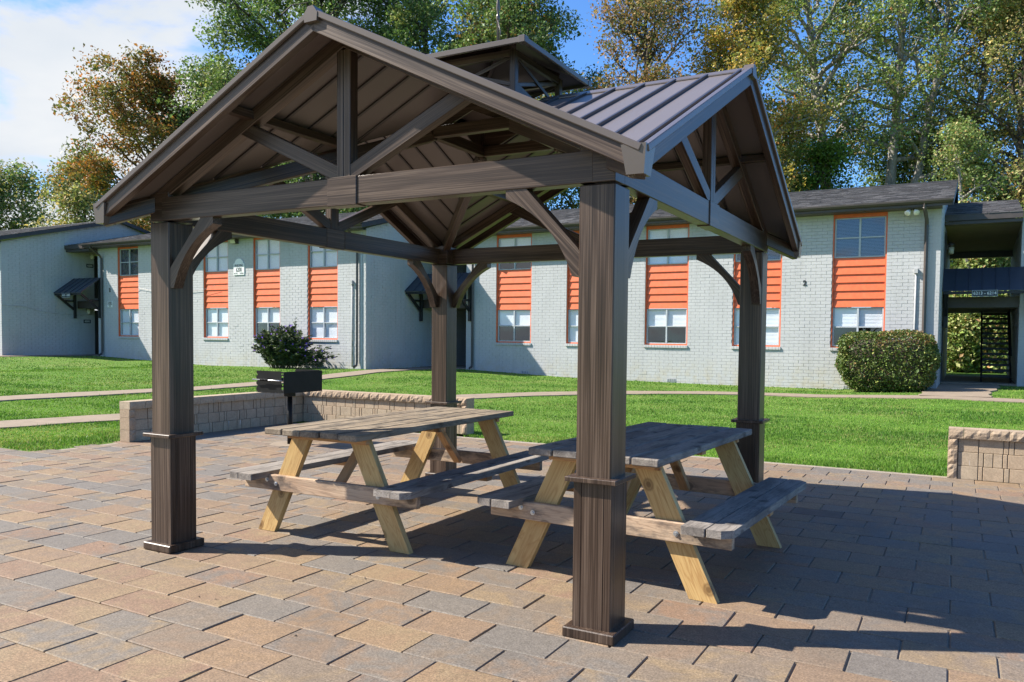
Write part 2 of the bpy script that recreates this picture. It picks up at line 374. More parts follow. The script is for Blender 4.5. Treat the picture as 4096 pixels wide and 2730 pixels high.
path([(-14.6, -10), (-14.6, 0), (-14.5, 3.9), (-14.25, 7.2), (-13.85, 10), (-13.9, 12.6), (-14.5, 15.9), (-14.72, 19.4), (-14.75, 24)], .95, .024)
path([(3.2, 16.2), (3.25, 18.2), (3.5, 20.5), (3.62, 23), (3.65, 27)], 1.55, .03)
path([(-33.0, 12.0), (-32.6, 15), (-32.45, 17), (-32.45, 20)], 1.3, .02)
path([(-33.0, 12.0), (-32.85, 9), (-32.8, 4), (-32.8, -6)], 1.1, .016)
# ------------------------------------------------------------------ patio
PW, PD, PY0, PX0 = .4185, .2704, -3.13, -.134
patio = mesh_obj('patio', [(-16, -9, -.011), (11, -9, -.011), (11, .4, -.011), (11, 4.60, -.011), (-6.98, 4.60, -.011), (-6.98, .42, -.011), (-16, .42, -.011)], [[0, 1, 2, 3, 4, 5, 6]], M['sand']); struct(patio)
cells = []
for k in range(-21, 29):
    y = PY0+(k+.5)*PD
    for i in range(-40, 30):
        x = PX0+(i+.5)*PW+(PW/2 if k % 2 else 0)
        if in_patio(x, y) and y+PD/2 < 4.66 and not (x < -6.8 and y > .45 and x-PW/2 < -7.15): cells.append((x, y))
cells = np.array(cells)
pj = proj(np.column_stack([cells, np.zeros(len(cells))])); vis = (pj[:, 2] > .5) & (pj[:, 0] > -60) & (pj[:, 0] < 4160) & (pj[:, 1] > 0) & (pj[:, 1] < 2800)
order = np.argsort(np.where(vis, pj[:, 2], 1e6)); near = order[:300]
pm = []
for k in range(3):
    V, F = cbox(PW-.006-.001*k, PD-.006, .05, .0045); me = bpy.data.meshes.new('paver'); me.from_pydata(V, [], F); me.update(); me.materials.append(M['paver1']); pm.append(me)
for idx in near:
    x, y = cells[idx]
    o = bpy.data.objects.new('paver', random.choice(pm)); COL.objects.link(o); o.parent = patio
    o.location = (x+random.uniform(-.0015, .0015), y+random.uniform(-.0015, .0015), -.025+random.uniform(-.0022, .0022)); o.rotation_euler = (random.gauss(0, .004), random.gauss(0, .003), random.gauss(0, .004))
    if abs(x-2.165) < .15 and abs(y-1.87) < .12: o.data = o.data.copy(); o.data.materials[0] = M['paverdark']
V0, F0 = cbox(PW-.0065, PD-.0065, .05, .0045); V0 = np.array(V0); allv, allf, allc = [], [], []
rest = [i for i in range(len(cells)) if i not in set(near.tolist())]
darkcell = None
for i in rest:
    x, y = cells[i]
    if abs(x-2.165) < .2 and abs(y-1.87) < .13: darkcell = (x, y); continue
    ca, sa = math.cos(random.gauss(0, .004)), 0; tx, ty = random.gauss(0, .004), random.gauss(0, .003)
    P_ = V0.copy(); P_[:, 2] += P_[:, 0]*ty+P_[:, 1]*tx; k = len(allv)*len(V0)
    allv.append(P_+np.array([x+random.uniform(-.0015, .0015), y+random.uniform(-.0015, .0015), -.025+random.uniform(-.0022, .0022)])); allf += [[a+k for a in f] for f in F0]; allc += [random.random()]*len(V0)
po = mesh_obj('paver_field', np.concatenate(allv), allf, M['paver2'], patio); stuff(po)
at = po.data.attributes.new('leafcol', 'FLOAT_COLOR', 'POINT'); cc = np.ones((len(allc), 4), np.float32); cc[:, 0] = allc; at.data.foreach_set('color', cc.ravel())
if darkcell:
    o = bpy.data.objects.new('paver', pm[0].copy()); COL.objects.link(o); o.parent = patio; o.location = (*darkcell, -.028); o.data.materials[0] = M['paverdark']
# ------------------------------------------------------------------ pavilion
H, PWD = 1.6276, .1919; HW = PWD/2; OUT = H+HW; RR = 1.966; SL = .483; HP = 3.28
pav = thing('pavilion', 'dark brown wood-grain metal pavilion with four gables and a cupola over two picnic tables', 'pavilion', (0, 0, 0))
mp = M['post']; M['seam'] = mat_plain('shadow_toned_seam_metal', (.045, .038, .036), .35, .1, 4)  # seam colour darkened to carry the shadow along the roof ribs
def post(px, py):
    p = beam('post', (px, py, .02), (px, py, 2.253), PWD, PWD, mp, pav, .006, (0, 1, 0))
    inv = p.matrix_basis.inverted()
    def sub(name, mb, mat=mp):
        o = mb.build(name, mat, None); o.data.transform(inv @ Matrix.Translation((px, py, 0))); o.parent = p; return o
    e = HW+.006
    for (ax, sg) in ((0, 1), (0, -1), (1, 1), (1, -1)):
        # boards cladding the lower sleeve, with open vertical joints
        full = e if ax == 1 else HW-.0002
        for a, b in ((-1.0, -.60), (-.575, .60), (.625, 1.0)):
            m = MB()
            lo = [0, 0, .05]; hi = [0, 0, .79]; o_ = 1-ax
            lo[ax] = sg*HW if sg > 0 else -e; hi[ax] = e if sg > 0 else -HW; lo[o_] = a*full; hi[o_] = b*full
            m.box(lo, hi, .0015); sub('sleeve_board', m)
    r_ = HW+.042; sub('collar', MB().box((-r_, -r_, .786), (r_, r_, .810), .003)); r_ = HW+.044
    sub('base_trim', MB().box((-r_, -r_, 0), (r_, r_, .052), .005))
    return p
for sx, sy in ((-1, -1), (1, -1), (1, 1), (-1, 1)):
    post(sx*H, sy*H)
    m = MB().box((sx*OUT-sx*.001, sy*OUT-sy*.001, 2.262), (sx*(OUT-PWD), sy*(OUT-PWD), 2.45), .003); m.build('corner_block', mp, pav)
# four sides: local frame (a along the side, o outward)
SIDES = [((1, 0, 0), (0, -1, 0)), ((0, 1, 0), (1, 0, 0)), ((-1, 0, 0), (0, 1, 0)), ((0, -1, 0), (-1, 0, 0))]
BT = .085
def P3(sd, a, o, z): A, O = sd; return (A[0]*a+O[0]*o, A[1]*a+O[1]*o, z)
def roofz(a): return HP-SL*abs(a)
def brace_mesh():
    # local: x away from the post face, y thickness, z up (0 = underside of the beam)
    out = [(0.0, -.455), (.038, -.455)]
    p0, p2 = np.array([.038, -.455]), np.array([.425, -.045]); c = np.array([.135, -.165])
    for t in np.linspace(.1, 1, 10): q_ = (1-t)**2*p0+2*t*(1-t)*c+t*t*p2; out.append(tuple(q_))
    out += [(.425, 0.0), (.305, 0.0), (.012, -.31), (0.0, -.33)]
    m = MB().prism(out, 1, -.036, .036); return m
for sd in SIDES:
    A, O = sd; om = OUT-BT/2
    for s in (-1, 1):
        b_ = beam('tie_beam', P3(sd, s*.112, om, 2.3415), P3(sd, s*(OUT-PWD*.62), om, 2.3415), BT, .159, mp, pav, .004)
    beam('beam_splice', P3(sd, -.112, om+.004, 2.3405), P3(sd, .112, om+.004, 2.3405), BT+.008, .169, mp, pav, .004)
    # king post in two halves
    m = MB(); m.box((-.37, -.030, -.051), (.37, .034, -.0015), .003); m.box((-.37, -.034, .0015), (.37, .034, .051), .003)
    V, F = m.v, m.f; c = P3(sd, 0, om, 2.79); place('king_post', V, F, mp, pav, c, (0, 0, 1), O, A)
    for s in (-1, 1):
        beam('strut', P3(sd, s*.045, om, 2.445), P3(sd, s*.845, om, 2.808), .060, .088, mp, pav, .003)
        beam('truss_rafter', P3(sd, s*1.69, om, roofz(1.69)-.062), P3(sd, s*.0, om, roofz(0)-.062), .075, .084, mp, pav, .003)
        beam('barge_board', P3(sd, s*1.93, RR-.036, roofz(1.93)-.056), P3(sd, s*.0, RR-.036, roofz(0)-.056), .048, .080, mp, pav, .003)
        beam('rake_trim', P3(sd, s*1.945, RR-.012, roofz(1.945)+.004), P3(sd, s*.0, RR-.012, roofz(0)+.004), .040, .034, M['trim'], pav, .004)
        # purlin from the barge to the valley
        xp = .76; zp = roofz(xp)-.045
        beam('purlin', P3(sd, s*xp, RR-.05, zp), P3(sd, s*xp, xp+.05, zp), .062, .050, mp, pav, .003)
        # brace: at the post on side s
        V, F = brace_mesh().v, brace_mesh().f
        org = P3(sd, s*(H-HW), om, 2.262); ax = [-s*x for x in A]; ay = O if s < 0 else [-x for x in O]
        ay = np.cross((0, 0, 1), ax); q2_ = math.sqrt(.5); axd = Vector(ax)*q2_+Vector((0, 0, q2_)); azd = Vector((0, 0, q2_))-Vector(ax)*q2_
        place('curved_brace', [((v[0]+v[2])*q2_, v[1], (v[2]-v[0])*q2_) for v in V], F, mp, pav, org, axd, ay, azd)
        for zb in (2.52, 2.96): pass
    for zb in (2.51,):
        m = MB().tube([P3(sd, -.066, om-.005, zb), P3(sd, .066, om-.005, zb)], .012, 8); m.build('bolt', M['trim'], pav)
    # ridge end cap and ridge cap
    m = MB(); pr_ = [(-.045, HP-.055), (.045, HP-.055), (.05, HP-.01), (.018, HP+.030), (-.018, HP+.030), (-.05, HP-.01)]
    V = [P3(sd, a, o, z) for o in (RR-.055, RR+.012) for a, z in pr_]; n = 6
    F = [[0, 1, 2, 3, 4, 5], [6, 7, 8, 9, 10, 11][::-1]]+[[i, (i+1) % n, n+(i+1) % n, n+i][::-1] for i in range(n)]; m.add(V, F).build('ridge_end_cap', M['trim'], pav)
    w_ = .062
    V = [P3(sd, a, o, HP-SL*abs(a)+dz) for o in (.40, RR-.05) for a, dz in ((-w_, .012), (0, .020), (w_, .012), (w_, .004), (0, .012), (-w_, .004))]
    F = [[0, 1, 7, 6], [1, 2, 8, 7], [2, 3, 9, 8], [5, 0, 6, 11], [3, 4, 10, 9], [4, 5, 11, 10], [0, 5, 4, 1], [1, 4, 3, 2], [6, 7, 10, 11], [7, 8, 9, 10]]
    mesh_obj('ridge_cap', V, F, M['trim'], pav)
    # sheet-metal strips between standing seams
    xs = [RR-.006]+[1.89-.2235*k for k in range(7)]+[.365]
    for s in (-1, 1):
        for k in range(len(xs)-1):
            x1, x0 = xs[k], xs[k+1]; V = []
            for dz in (0, -.007):
                for (o, a) in ((x0+.0012, 0), (x1-.0012, 0), (x1-.0012, x1), (x0+.0012, x0)): V.append(P3(sd, s*a, o, HP-SL*a+dz))
            F = [[0, 1, 2, 3], [7, 6, 5, 4], [0, 4, 5, 1], [1, 5, 6, 2], [2, 6, 7, 3], [3, 7, 4, 0]]
            if s < 0: F = [f[::-1] for f in F]
            rp = mesh_obj('roof_panel', V, F, M['sheet'], pav)
            if 0 < k:
                sm = beam('standing_seam', P3(sd, s*.03, x1, HP-SL*.03+.000), P3(sd, s*(x1-.02), x1, HP-SL*(x1-.02)+.000), .021, .036, M['seam'], rp, .002)
# valley beams and corner caps
for sx, sy in ((-1, -1), (1, -1), (1, 1), (-1, 1)):
    a0, a1 = .36, 1.93
    beam('valley_beam', (sx*a0, sy*a0, HP-SL*a0-.085), (sx*a1, sy*a1, HP-SL*a1-.085), .07, .10, mp, pav, .004)
    cx, cy = sx*(RR+.004), sy*(RR+.004); m = MB(); w1, w2 = .120, .085; zt, zb = roofz(RR)+.034, roofz(RR)-.098; V = []
    for z, w in ((zt, w1), (zb, w2)):
        for (i, j) in ((0, 0), (1, 0), (1, 1), (0, 1)): V.append((cx-sx*i*w-(sx*(w1-w)*.35), cy-sy*j*w-(sy*(w1-w)*.35), z))
    F = [[0, 1, 2, 3], [4, 7, 6, 5], [0, 4, 5, 1], [1, 5, 6, 2], [2, 6, 7, 3], [3, 7, 4, 0]]
    if sx*sy < 0: F = [f[::-1] for f in F]
    m.add(V, F[::-1] if False else [f[::-1] for f in F]).build('corner_cap', M['trim'], pav)
# compression ring under the cupola
ra = .345; zr = HP-SL*ra-.075
for (p, q_) in (((-1, -1), (1, -1)), ((1, -1), (1, 1)), ((1, 1), (-1, 1)), ((-1, 1), (-1, -1))):
    beam('ring_beam', (p[0]*ra, p[1]*ra, zr), (q_[0]*ra, q_[1]*ra, zr), .055, .085, mp, pav, .003)
# cupola
cc_ = .352; ez = 3.535
cup = bpy.data.objects.new('cupola', None)
Vr = []; e = .53
apex = (0, 0, ez+.225)
for z in (ez+.012, ez): Vr += [(-e, -e, z), (e, -e, z), (e, e, z), (-e, e, z)]
Vr += [apex, (0, 0, ez+.205)]
Fr = [[0, 1, 8], [1, 2, 8], [2, 3, 8], [3, 0, 8], [5, 4, 9], [6, 5, 9], [7, 6, 9], [4, 7, 9], [0, 4, 5, 1], [1, 5, 6, 2], [2, 6, 7, 3], [3, 7, 4, 0]]
cup = mesh_obj('cupola_roof', Vr, Fr, M['sheet'], pav)
for (p, q_) in (((-1, -1), (1, -1)), ((1, -1), (1, 1)), ((1, 1), (-1, 1)), ((-1, 1), (-1, -1))):
    beam('eave_trim', (p[0]*(e+.004), p[1]*(e+.004), ez-.004), (q_[0]*(e+.004), q_[1]*(e+.004), ez-.004), .022, .038, M['trim'], cup, .003)
    beam('top_rail', (p[0]*cc_, p[1]*cc_, ez-.01), (q_[0]*cc_, q_[1]*cc_, ez-.01), .035, .05, mp, cup, .003)
    # lattice panel on this face: X bars and sloping lower panels
    pc, qc = np.array([*p, 0.0])*cc_, np.array([*q_, 0.0])*cc_; g = lambda t, z: tuple(pc+(qc-pc)*t+np.array([0, 0, z]))
    out = np.array([(p[0]+q_[0])/2, (p[1]+q_[1])/2, 0.0])
    def gp(t, z, o=0.0): return tuple(np.array(g(t, z))+out*o)
    beam('lattice_bar', gp(.04, 3.50, .006), gp(.96, 3.31, .006), .010, .028, mp, cup, .002)
    beam('lattice_bar', gp(.04, 3.31, -.006), gp(.96, 3.50, -.006), .010, .028, mp, cup, .002)
    for t0, t1 in ((0.0, .62), (1.0, .38)):
        V = []
        for o in (-.012, .0 if t0 == 0 else -.002): V += [gp(t0, 3.34, o), gp(t0, 3.02, o), gp(t1, 3.20, o), gp(t1, 3.25, o)]
        mesh_obj('lower_panel', V, [[0, 1, 2, 3], [7, 6, 5, 4], [0, 4, 5, 1], [1, 5, 6, 2], [2, 6, 7, 3], [3, 7, 4, 0]], mp, cup)
for sx, sy in ((-1, -1), (1, -1), (1, 1), (-1, 1)):
    beam('cupola_post', (sx*cc_, sy*cc_, 2.98), (sx*cc_, sy*cc_, ez+.01), .048, .048, mp, cup, .004, (0, 1, 0))
    beam('cupola_hip', (sx*cc_, sy*cc_, ez+.03), (0, 0, ez+.17), .03, .045, mp, cup, .003)
    V = [(sx*(e+.018), sy*(e+.018), z) for z in (ez-.03, ez+.02)]
    MB().box((sx*(e+.020), sy*(e+.020), ez-.028), (sx*(e-.035), sy*(e-.035), ez+.022), .004).build('eave_corner_cap', M['trim'], cup)
MB().box((-.335, -.20, 3.234), (.325, .325, 3.242), .001).build('cupola_sun_blocker', M['trim'], cup)  # added sheet, sized to stop sunlight dropping through the cupola onto the paving
fin = MB().tube([(0, 0, ez+.19), (0, 0, ez+.40), (0, 0, ez+.41), (0, 0, ez+.425), (0, 0, ez+.44), (0, 0, ez+.45), (0, 0, ez+.475), (0, 0, ez+.49), (0, 0, ez+.54), (0, 0, ez+.60), (0, 0, ez+.95)], [.009, .009, .012, .017, .012, .009, .010, .017, .012, .007, .004], 10)
fin.tube([(.005, -.01, ez+.40), (.03, -.01, ez+.31), (.02, -.012, ez+.24)], [.004, .005, .002], 5)
fin.build('finial', M['trim'], cup, True)
# ------------------------------------------------------------------ picnic tables
def picnic_table(label, loc, rz, Ln, topmat, benchmat, beammat, fy):
    t = thing('picnic_table', label, 'picnic table', (*loc, 0), rz, 'picnic tables under the pavilion')
    zt, pw, th = .823, .166, .045; W = 5*pw+4*.008
    for i in range(5):
        x = -W/2+pw/2+i*(pw+.008); d0 = random.uniform(-.012, .012); d1 = random.uniform(-.012, .012)
        beam('table_plank', (x, -Ln/2+d0, zt-th/2+random.uniform(-.002, .002)), (x, Ln/2+d1, zt-th/2+random.uniform(-.002, .002)), pw, th, topmat, t, .006)
    for s in (-1, 1):
        for k in range(2):
            x = s*(.565+.07+k*.147); y0_, y1_ = -Ln/2+random.uniform(-.01, .01), Ln/2+random.uniform(-.01, .01); hw_ = .0695; cl_ = .055 if k else .004
            pts_ = [(y0_+.004, -hw_), (y1_-.004, -hw_), (y1_, -hw_+.004), (y1_, hw_-cl_), (y1_-cl_, hw_), (y0_+cl_, hw_), (y0_, hw_-cl_), (y0_, -hw_+.004)]
            m = MB().prism([(a_, s*b_) for a_, b_ in pts_], 2, .468-th+random.uniform(-.001, .001), .468); o = m.build('bench_plank', benchmat, t)
            o.matrix_local = Matrix(((0, 1, 0, x), (1, 0, 0, 0), (0, 0, 1, 0), (0, 0, 0, 1))); o.data.flip_normals()
    for e_ in (-1, 1):
        y = e_*fy
        for s in (-1, 1):
            # leg: sloping board cut level at foot and head
            xo0, xi0, xo1, xi1 = .722, .553, .345, .176
            m = MB().prism([(s*xi0, 0.001), (s*xo0, 0.001), (s*xo1, .776), (s*xi1, .776)], 1, -.0225, .0225)
            c = Vector((s*(xo0+xi0+xo1+xi1)/4, y, .388)); axx = Vector((s*(xo1-xo0), 0, .775)).normalized(); ayy = Vector((0, 1, 0)); azz = axx.cross(ayy)
            Mx = Matrix(((axx.x, ayy.x, azz.x, c.x), (axx.y, ayy.y, azz.y, c.y), (axx.z, ayy.z, azz.z, c.z), (0, 0, 0, 1)))
            o = m.build('leg', M['pine'], t); o.data.transform(Mx.inverted() @ Matrix.Translation((0, y, 0))); o.matrix_local = Mx
        yb = y+e_*.046; z0 = .387
        cbm = beam('cross_beam', (-.815, yb, z0), (.815, yb, z0), .044, .114, beammat, t, .004)
        for s in (-1, 1):
            for k, dx in enumerate((-.045, .045)):
                xx = s*(.53+dx); MB().tube([(xx, yb+e_*.020, z0+.008+.012*(1 if k else -1)), (xx, yb+e_*.028, z0+.008+.012*(1 if k else -1))], .017, 10).tube([(xx, yb+e_*.026, z0+.008+.012*(1 if k else -1)), (xx, yb+e_*.036, z0+.008+.012*(1 if k else -1))], .009, 6).build('bolt', M['silver'], t)
        beam('top_cleat', (-.375, y+e_*.046, .755), (.375, y+e_*.046, .755), .042, .042, M['redpine'], t, .004)
        beam('diagonal_brace', (0, y-e_*.045, .36), (0, y-e_*.43, .765), .075, .042, M['redpine'], t, .004)
        for s in (-1, 1): pass
    beam('top_cleat', (-.375, 0, .755), (.375, 0, .755), .075, .042, M['redpine'], t, .004)
    for s in (-1, 1): beam('bench_cleat', (s*.57, 0, .403), (s*.83, 0, .403), .075, .04, M['redpine'], t, .004)
    return t
picnic_table('longer picnic table with tan weathered top, nearer the barbecue grill', (-.81, -.10), math.radians(0.3), 2.14, M['tanwood'], M['greywood'], M['beamwood'], .845)
picnic_table('shorter picnic table with grey weathered top, directly behind the nearest pavilion post', (1.365, -.15), math.radians(-3.2), 1.84, M['greywood'], M['greywood'], M['beamwood'], .70)
# ------------------------------------------------------------------ barbecue grill
gr = thing('barbecue_grill', 'black steel park barbecue grill on a single round post beside low block wall', 'grill', (-4.87, 2.60, 0))
MB().tube([(0, 0, 0), (0, 0, .67)], .034, 16).build('post', M['blacksteel'], gr, True)
MB().box((-.055, -.055, .655), (.055, .055, .722), .004).build('bracket', M['blacksteel'], gr)
a_, b_, zb, zt = .255, .35, .722, 1.008; tt = .006
fb = MB(); fb.box((-a_, -b_, zb), (a_, b_, zb+tt), .001); fb.box((-a_+.0, b_-tt, zb+tt), (a_, b_, zt), .001) if False else None
fb.box((a_-tt, -b_+tt, zb+tt), (a_, b_-tt, zt), .001)
firebox = fb.build('firebox', M['blacksteel'], gr)
def notched(x0, flip):
    # side plate with grate slots near its right-hand edge and scallops on the left-hand edge
    L_, R_, h = -a_, a_-.05, zt-zb
    pts = [(L_+.03, 0), (L_+.003, .02)]
    for k in range(3):
        z = .05+k*.075; pts += [(L_, z), (L_, z+.012), (L_+.022, z+.022), (L_+.026, z+.04), (L_+.004, z+.052)]
    pts += [(L_+.012, h), (R_, h), (R_, 0)]
    return pts
for yy in (-b_, b_-tt):
    m = MB().prism([(p[0], p[1]+zb+tt) for p in notched(0, 1)], 1, yy, yy+tt)
    m.box((a_-.012, yy, zb+tt), (a_-.0005, yy+tt, zt), .0005)
    for k in range(4):
        z = zb+tt+.002+k*.075; m.box((a_-.05, yy, z), (a_-.012, yy+tt, z+(.018 if k else .03)), .0005)
        if k < 3: m.box((a_-.05, yy, z+.018), (a_-.038 if k % 2 else a_-.043, yy+tt, z+.045), .0005)
    m.box((a_-.05, yy, zt-.02), (a_-.012, yy+tt, zt), .0005)
    m.build('side_plate', M['blacksteel'], gr)
gt = MB()
for i in range(15): xx = -a_+.03+i*.032; gt.tube([(xx, -b_+.01, zb+.17), (xx, b_-.01, zb+.17)], .005, 5)
gt.build('grate', M['blacksteel'], gr)
hd = MB().tube([(-a_-.02, -b_-.045, zb+.175), (a_-.06, -b_-.03, zb+.168), (a_-.03, -b_+.0, zb+.168)], .0085, 8); ho = hd.build('handle', M['chrome'], gr, True)
gp_ = MB()
for k in range(5): xx = -.12+k*.027; gp_.tube([(xx-.011, -b_-.042, zb+.1735), (xx-.006, -b_-.042, zb+.1735), (xx+.006, -b_-.042, zb+.1735), (xx+.011, -b_-.042, zb+.1735)], [.010, .017, .017, .010], 10)
gp_.build('grip_coil', M['blacksteel'], ho, True)
pad = mesh_obj('concrete_footing', [(.30*math.cos(a)*(1+.15*math.sin(3*a)), .26*math.sin(a), .0025) for a in np.linspace(0, 2*math.pi, 18, endpoint=False)], [list(range(18))], M['path'], gr)
# ------------------------------------------------------------------ low block walls
def rough_block(lx, ly, lz, rng, amp=.012, nx=9, nz=5):
    # block whose outward (-Y) face is split stone
    V, F = [], []; nx = max(3, int(lx/.03)); nz = max(3, int(lz/.028)); nx = min(nx, 9); nz = min(nz, 6)
    for j in range(nz+1):
        for i in range(nx+1):
            edge = (i in (0, nx)) or (j in (0, nz)); V.append((-lx/2+lx*i/nx, -ly/2+(0.006 if edge else -rng.uniform(-.002, amp)), -lz/2+lz*j/nz))
    for j in range(nz):
        for i in range(nx): k = j*(nx+1)+i; F.append([k, k+1, k+nx+2, k+nx+1])
    n = len(V); V += [(-lx/2, ly/2, -lz/2), (lx/2, ly/2, -lz/2), (lx/2, ly/2, lz/2), (-lx/2, ly/2, lz/2)]
    bl, br, tr, tl = 0, nx, (nz+1)*(nx+1)-1, nz*(nx+1)
    F.append([n+1, n, n+3, n+2]); F.append([n]+[n+1]+[i for i in range(nx, -1, -1)])
    F.append([tl+i for i in range(nx+1)]+[n+2, n+3]); F.append([n, bl]+[j*(nx+1) for j in range(1, nz+1)]+[n+3]); F.append([br, n+1, n+2]+[j*(nx+1)+nx for j in range(nz, 0, -1)])
    return V, F
def seat_wall(t, org, ax, ln, pier0=True, pier1=False, seed=1, rcap=True):
    # org = start on the ground at the visible face, ax = direction along the wall, visible face towards ay*-1
    rng = random.Random(seed); ax = Vector(ax); ay = Vector((-ax.y, ax.x, 0)); TH = .20; az = (0, 0, 1)
    def put(name, V, F, mat, c): return place(name, V, F, mat, t, Vector(org)+ax*c[0]+ay*c[1]+Vector((0, 0, c[2])), ax, ay, az)
    x0 = .095 if pier0 else 0.0; x1 = ln-(.095 if pier1 else 0.0)
    for px, on_ in ((0, pier0), (ln-.092, pier1)):
        if not on_: continue
        z = 0
        for hh in (.165, .17, .115): V, F = rough_block(.092, TH+.01, hh-.004, rng); put('pier_block', V, F, M['split'], (px+.046, TH/2-.005, z+hh/2)); z += hh
    for k in range(3):
        x = x0+.003; z0, hgt = k*.150, .146; prev = 0; off = .006*k+.014
        while x < x1-.02:
            w = rng.choice((.045, .05, .09, .17, .2, .235)); w = .2 if (prev < .06 and rng.random() < .6) else w; prev = w; w = min(w, x1-x)
            if w < .03: break
            V, F = cbox(w-.008, TH-off-.01, hgt, .003); put('wall_block', V, F, M['block'], (x+w/2, off+(TH-off-.01)/2+rng.uniform(-.002, .003), z0+hgt/2)); x += w
    x = 0.0
    while x < ln-.01:
        w = min(rng.choice((.15, .18, .2, .24, .25)), ln-x)
        if ln-x-w < .08: w = ln-x
        V, F = rough_block(w-.004, TH+.025, .104, rng, .012 if rcap else .004); put('cap_block', V, F, M['split'] if rcap else M['block'], (x+w/2, TH/2-.006, .4505+.052)); x += w
    put('core', *cbox(ln-.02, TH-.06, .44, .002), M['sand'], (ln/2, TH/2+.015, .22))
w1 = thing('block_wall', 'low tan block wall turning a corner behind the barbecue grill', 'wall', (-6.8, 1.56, 0))
seat_wall(w1, (0, 0, 0), (0, 1, 0), 3.43, True, False, 3, False)
seat_wall(w1, (0.0, 3.2, 0), (1, 0, 0), 3.40, False, True, 5)
w2 = thing('block_wall', 'low tan block wall at the right edge beside the lawn', 'wall', (3.155, 4.43, 0))
seat_wall(w2, (0, 0, 0), (1, 0, 0), 4.2, True, True, 9)
# ------------------------------------------------------------------ apartment buildings
BANG = -0.01204
BR = Matrix.Rotation(BANG, 3, 'Z')
def B2W(s, d, z=0.0): v = BR @ Vector((s, d, z)); return (v.x, v.y, v.z)
def mat_brick():
    m, t, b = newmat('painted_brick'); g = N(t, 'ShaderNodeNewGeometry').outputs['Position']
    n1 = noise(t, g, .7, 5, .65); n2 = noise(t, g, 28, 4, .65); n3 = noise(t, g, 3.2, 4, .7)
    c = ramp(t, n1, [(.3, (.425, .425, .425)), (.7, (.485, .483, .482))])
    c = mixc(t, .30, c, ramp(t, n2, [(.3, .35), (.7, .65)]), 'OVERLAY')
    mps = N(t, 'ShaderNodeMapping'); mps.inputs['Scale'].default_value = (5, 5, .45); L(t, g, mps.inputs[0]); strk = ramp(t, noise(t, mps.outputs[0], 1.0, 5, .65), [(.5, 0), (.75, 1)]); c = mixc(t, mathn(t, 'MULTIPLY', strk, .28), c, (.27, .265, .25))
    # soil splash stains near the ground and chips in the paint
    sp = N(t, 'ShaderNodeSeparateXYZ'); L(t, g, sp.inputs[0]); low = N(t, 'ShaderNodeMapRange'); L(t, sp.outputs[2], low.inputs[0]); low.inputs[1].default_value = 1.0; low.inputs[2].default_value = .1; low.inputs[3].default_value = 0; low.inputs[4].default_value = 1
    st = mathn(t, 'MULTIPLY', low.outputs[0], ramp(t, n3, [(.42, 0), (.62, 1)])); c = mixc(t, mathn(t, 'MULTIPLY', st, .55), c, (.43, .37, .25))
    ch = ramp(t, noise(t, g, 16, 3, .6), [(.70, 0), (.74, 1)]); c = mixc(t, mathn(t, 'MULTIPLY', mathn(t, 'MULTIPLY', ch, low.outputs[0]), .7), c, (.30, .16, .09))
    L(t, c, b.inputs['Base Color']); setb(b, .62, .35); bump(t, b, n2, .25, .006); return m
M['brick'] = mat_brick()
M['mortar'] = mat_plain('painted_mortar', (.40, .40, .40), .8, .15, 9)
M['orange'] = mat_plain('orange_paint', (.70, .135, .042), .5, .13, 7, bmp=.25, dirt=((.55, .16, .08), .5))
M['winframe'] = mat_plain('aluminium_window_frame', (.42, .45, .47), .35, .1, 12)
M['dark'] = mat_plain('dark_brown_trim', (.062, .050, .045), .45, .2, 6)
M['fascia'] = mat_plain('charcoal_fascia', (.033, .033, .036), .5, .2, 5)
M['awning'] = mat_plain('charcoal_awning_metal', (.040, .047, .060), .38, .12, 4)
M['black'] = mat_plain('black_paint', (.014, .014, .015), .5, .2, 10)
M['white'] = mat_plain('white_plastic', (.74, .75, .73), .45, .05, 8)
M['cream'] = mat_plain('lamp_glass', (.60, .56, .45), .35, .05, 8)
M['room'] = mat_plain('dim_room', (.035, .036, .04), .9, .2, 2)
M['blind'] = mat_plain('white_blind', (.84, .85, .86), .6, .04, 6)
M['blueblind'] = mat_plain('blue_grey_blind', (.52, .58, .65), .5, .04, 6)
M['plastic_sheet'] = mat_plain('dark_plastic_sheet', (.030, .034, .038), .25, .6, 5, bmp=.8)
M['soffit'] = mat_plain('tan_soffit', (.30, .25, .185), .8, .1, 2)
M['signnavy'] = mat_plain('dark_sign_face', (.030, .040, .048), .4, .08, 5)
def mat_glass():
    m, t, b = newmat('window_glass'); out = [n for n in t.nodes if n.type == 'OUTPUT_MATERIAL'][0]
    tr = N(t, 'ShaderNodeBsdfTransparent'); tr.inputs[0].default_value = (.93, .95, .97, 1); gl = N(t, 'ShaderNodeBsdfGlossy'); gl.inputs['Roughness'].default_value = .015; gl.inputs[0].default_value = (.95, .97, 1, 1)
    fr = N(t, 'ShaderNodeLayerWeight'); f = mathn(t, 'MULTIPLY_ADD', mathn(t, 'POWER', fr.outputs['Facing'], 4.0), .8, .10, True)
    mx_ = N(t, 'ShaderNodeMixShader'); L(t, f, mx_.inputs[0]); L(t, tr.outputs[0], mx_.inputs[1]); L(t, gl.outputs[0], mx_.inputs[2]); L(t, mx_.outputs[0], out.inputs[0])
    n1 = noise(t, objco(t), 1.3, 2, .5); bn = N(t, 'ShaderNodeBump'); bn.inputs['Strength'].default_value = .06; bn.inputs['Distance'].default_value = .02; L(t, n1, bn.inputs['Height']); L(t, bn.outputs[0], gl.inputs['Normal'])
    return m
M['glass'] = mat_glass()
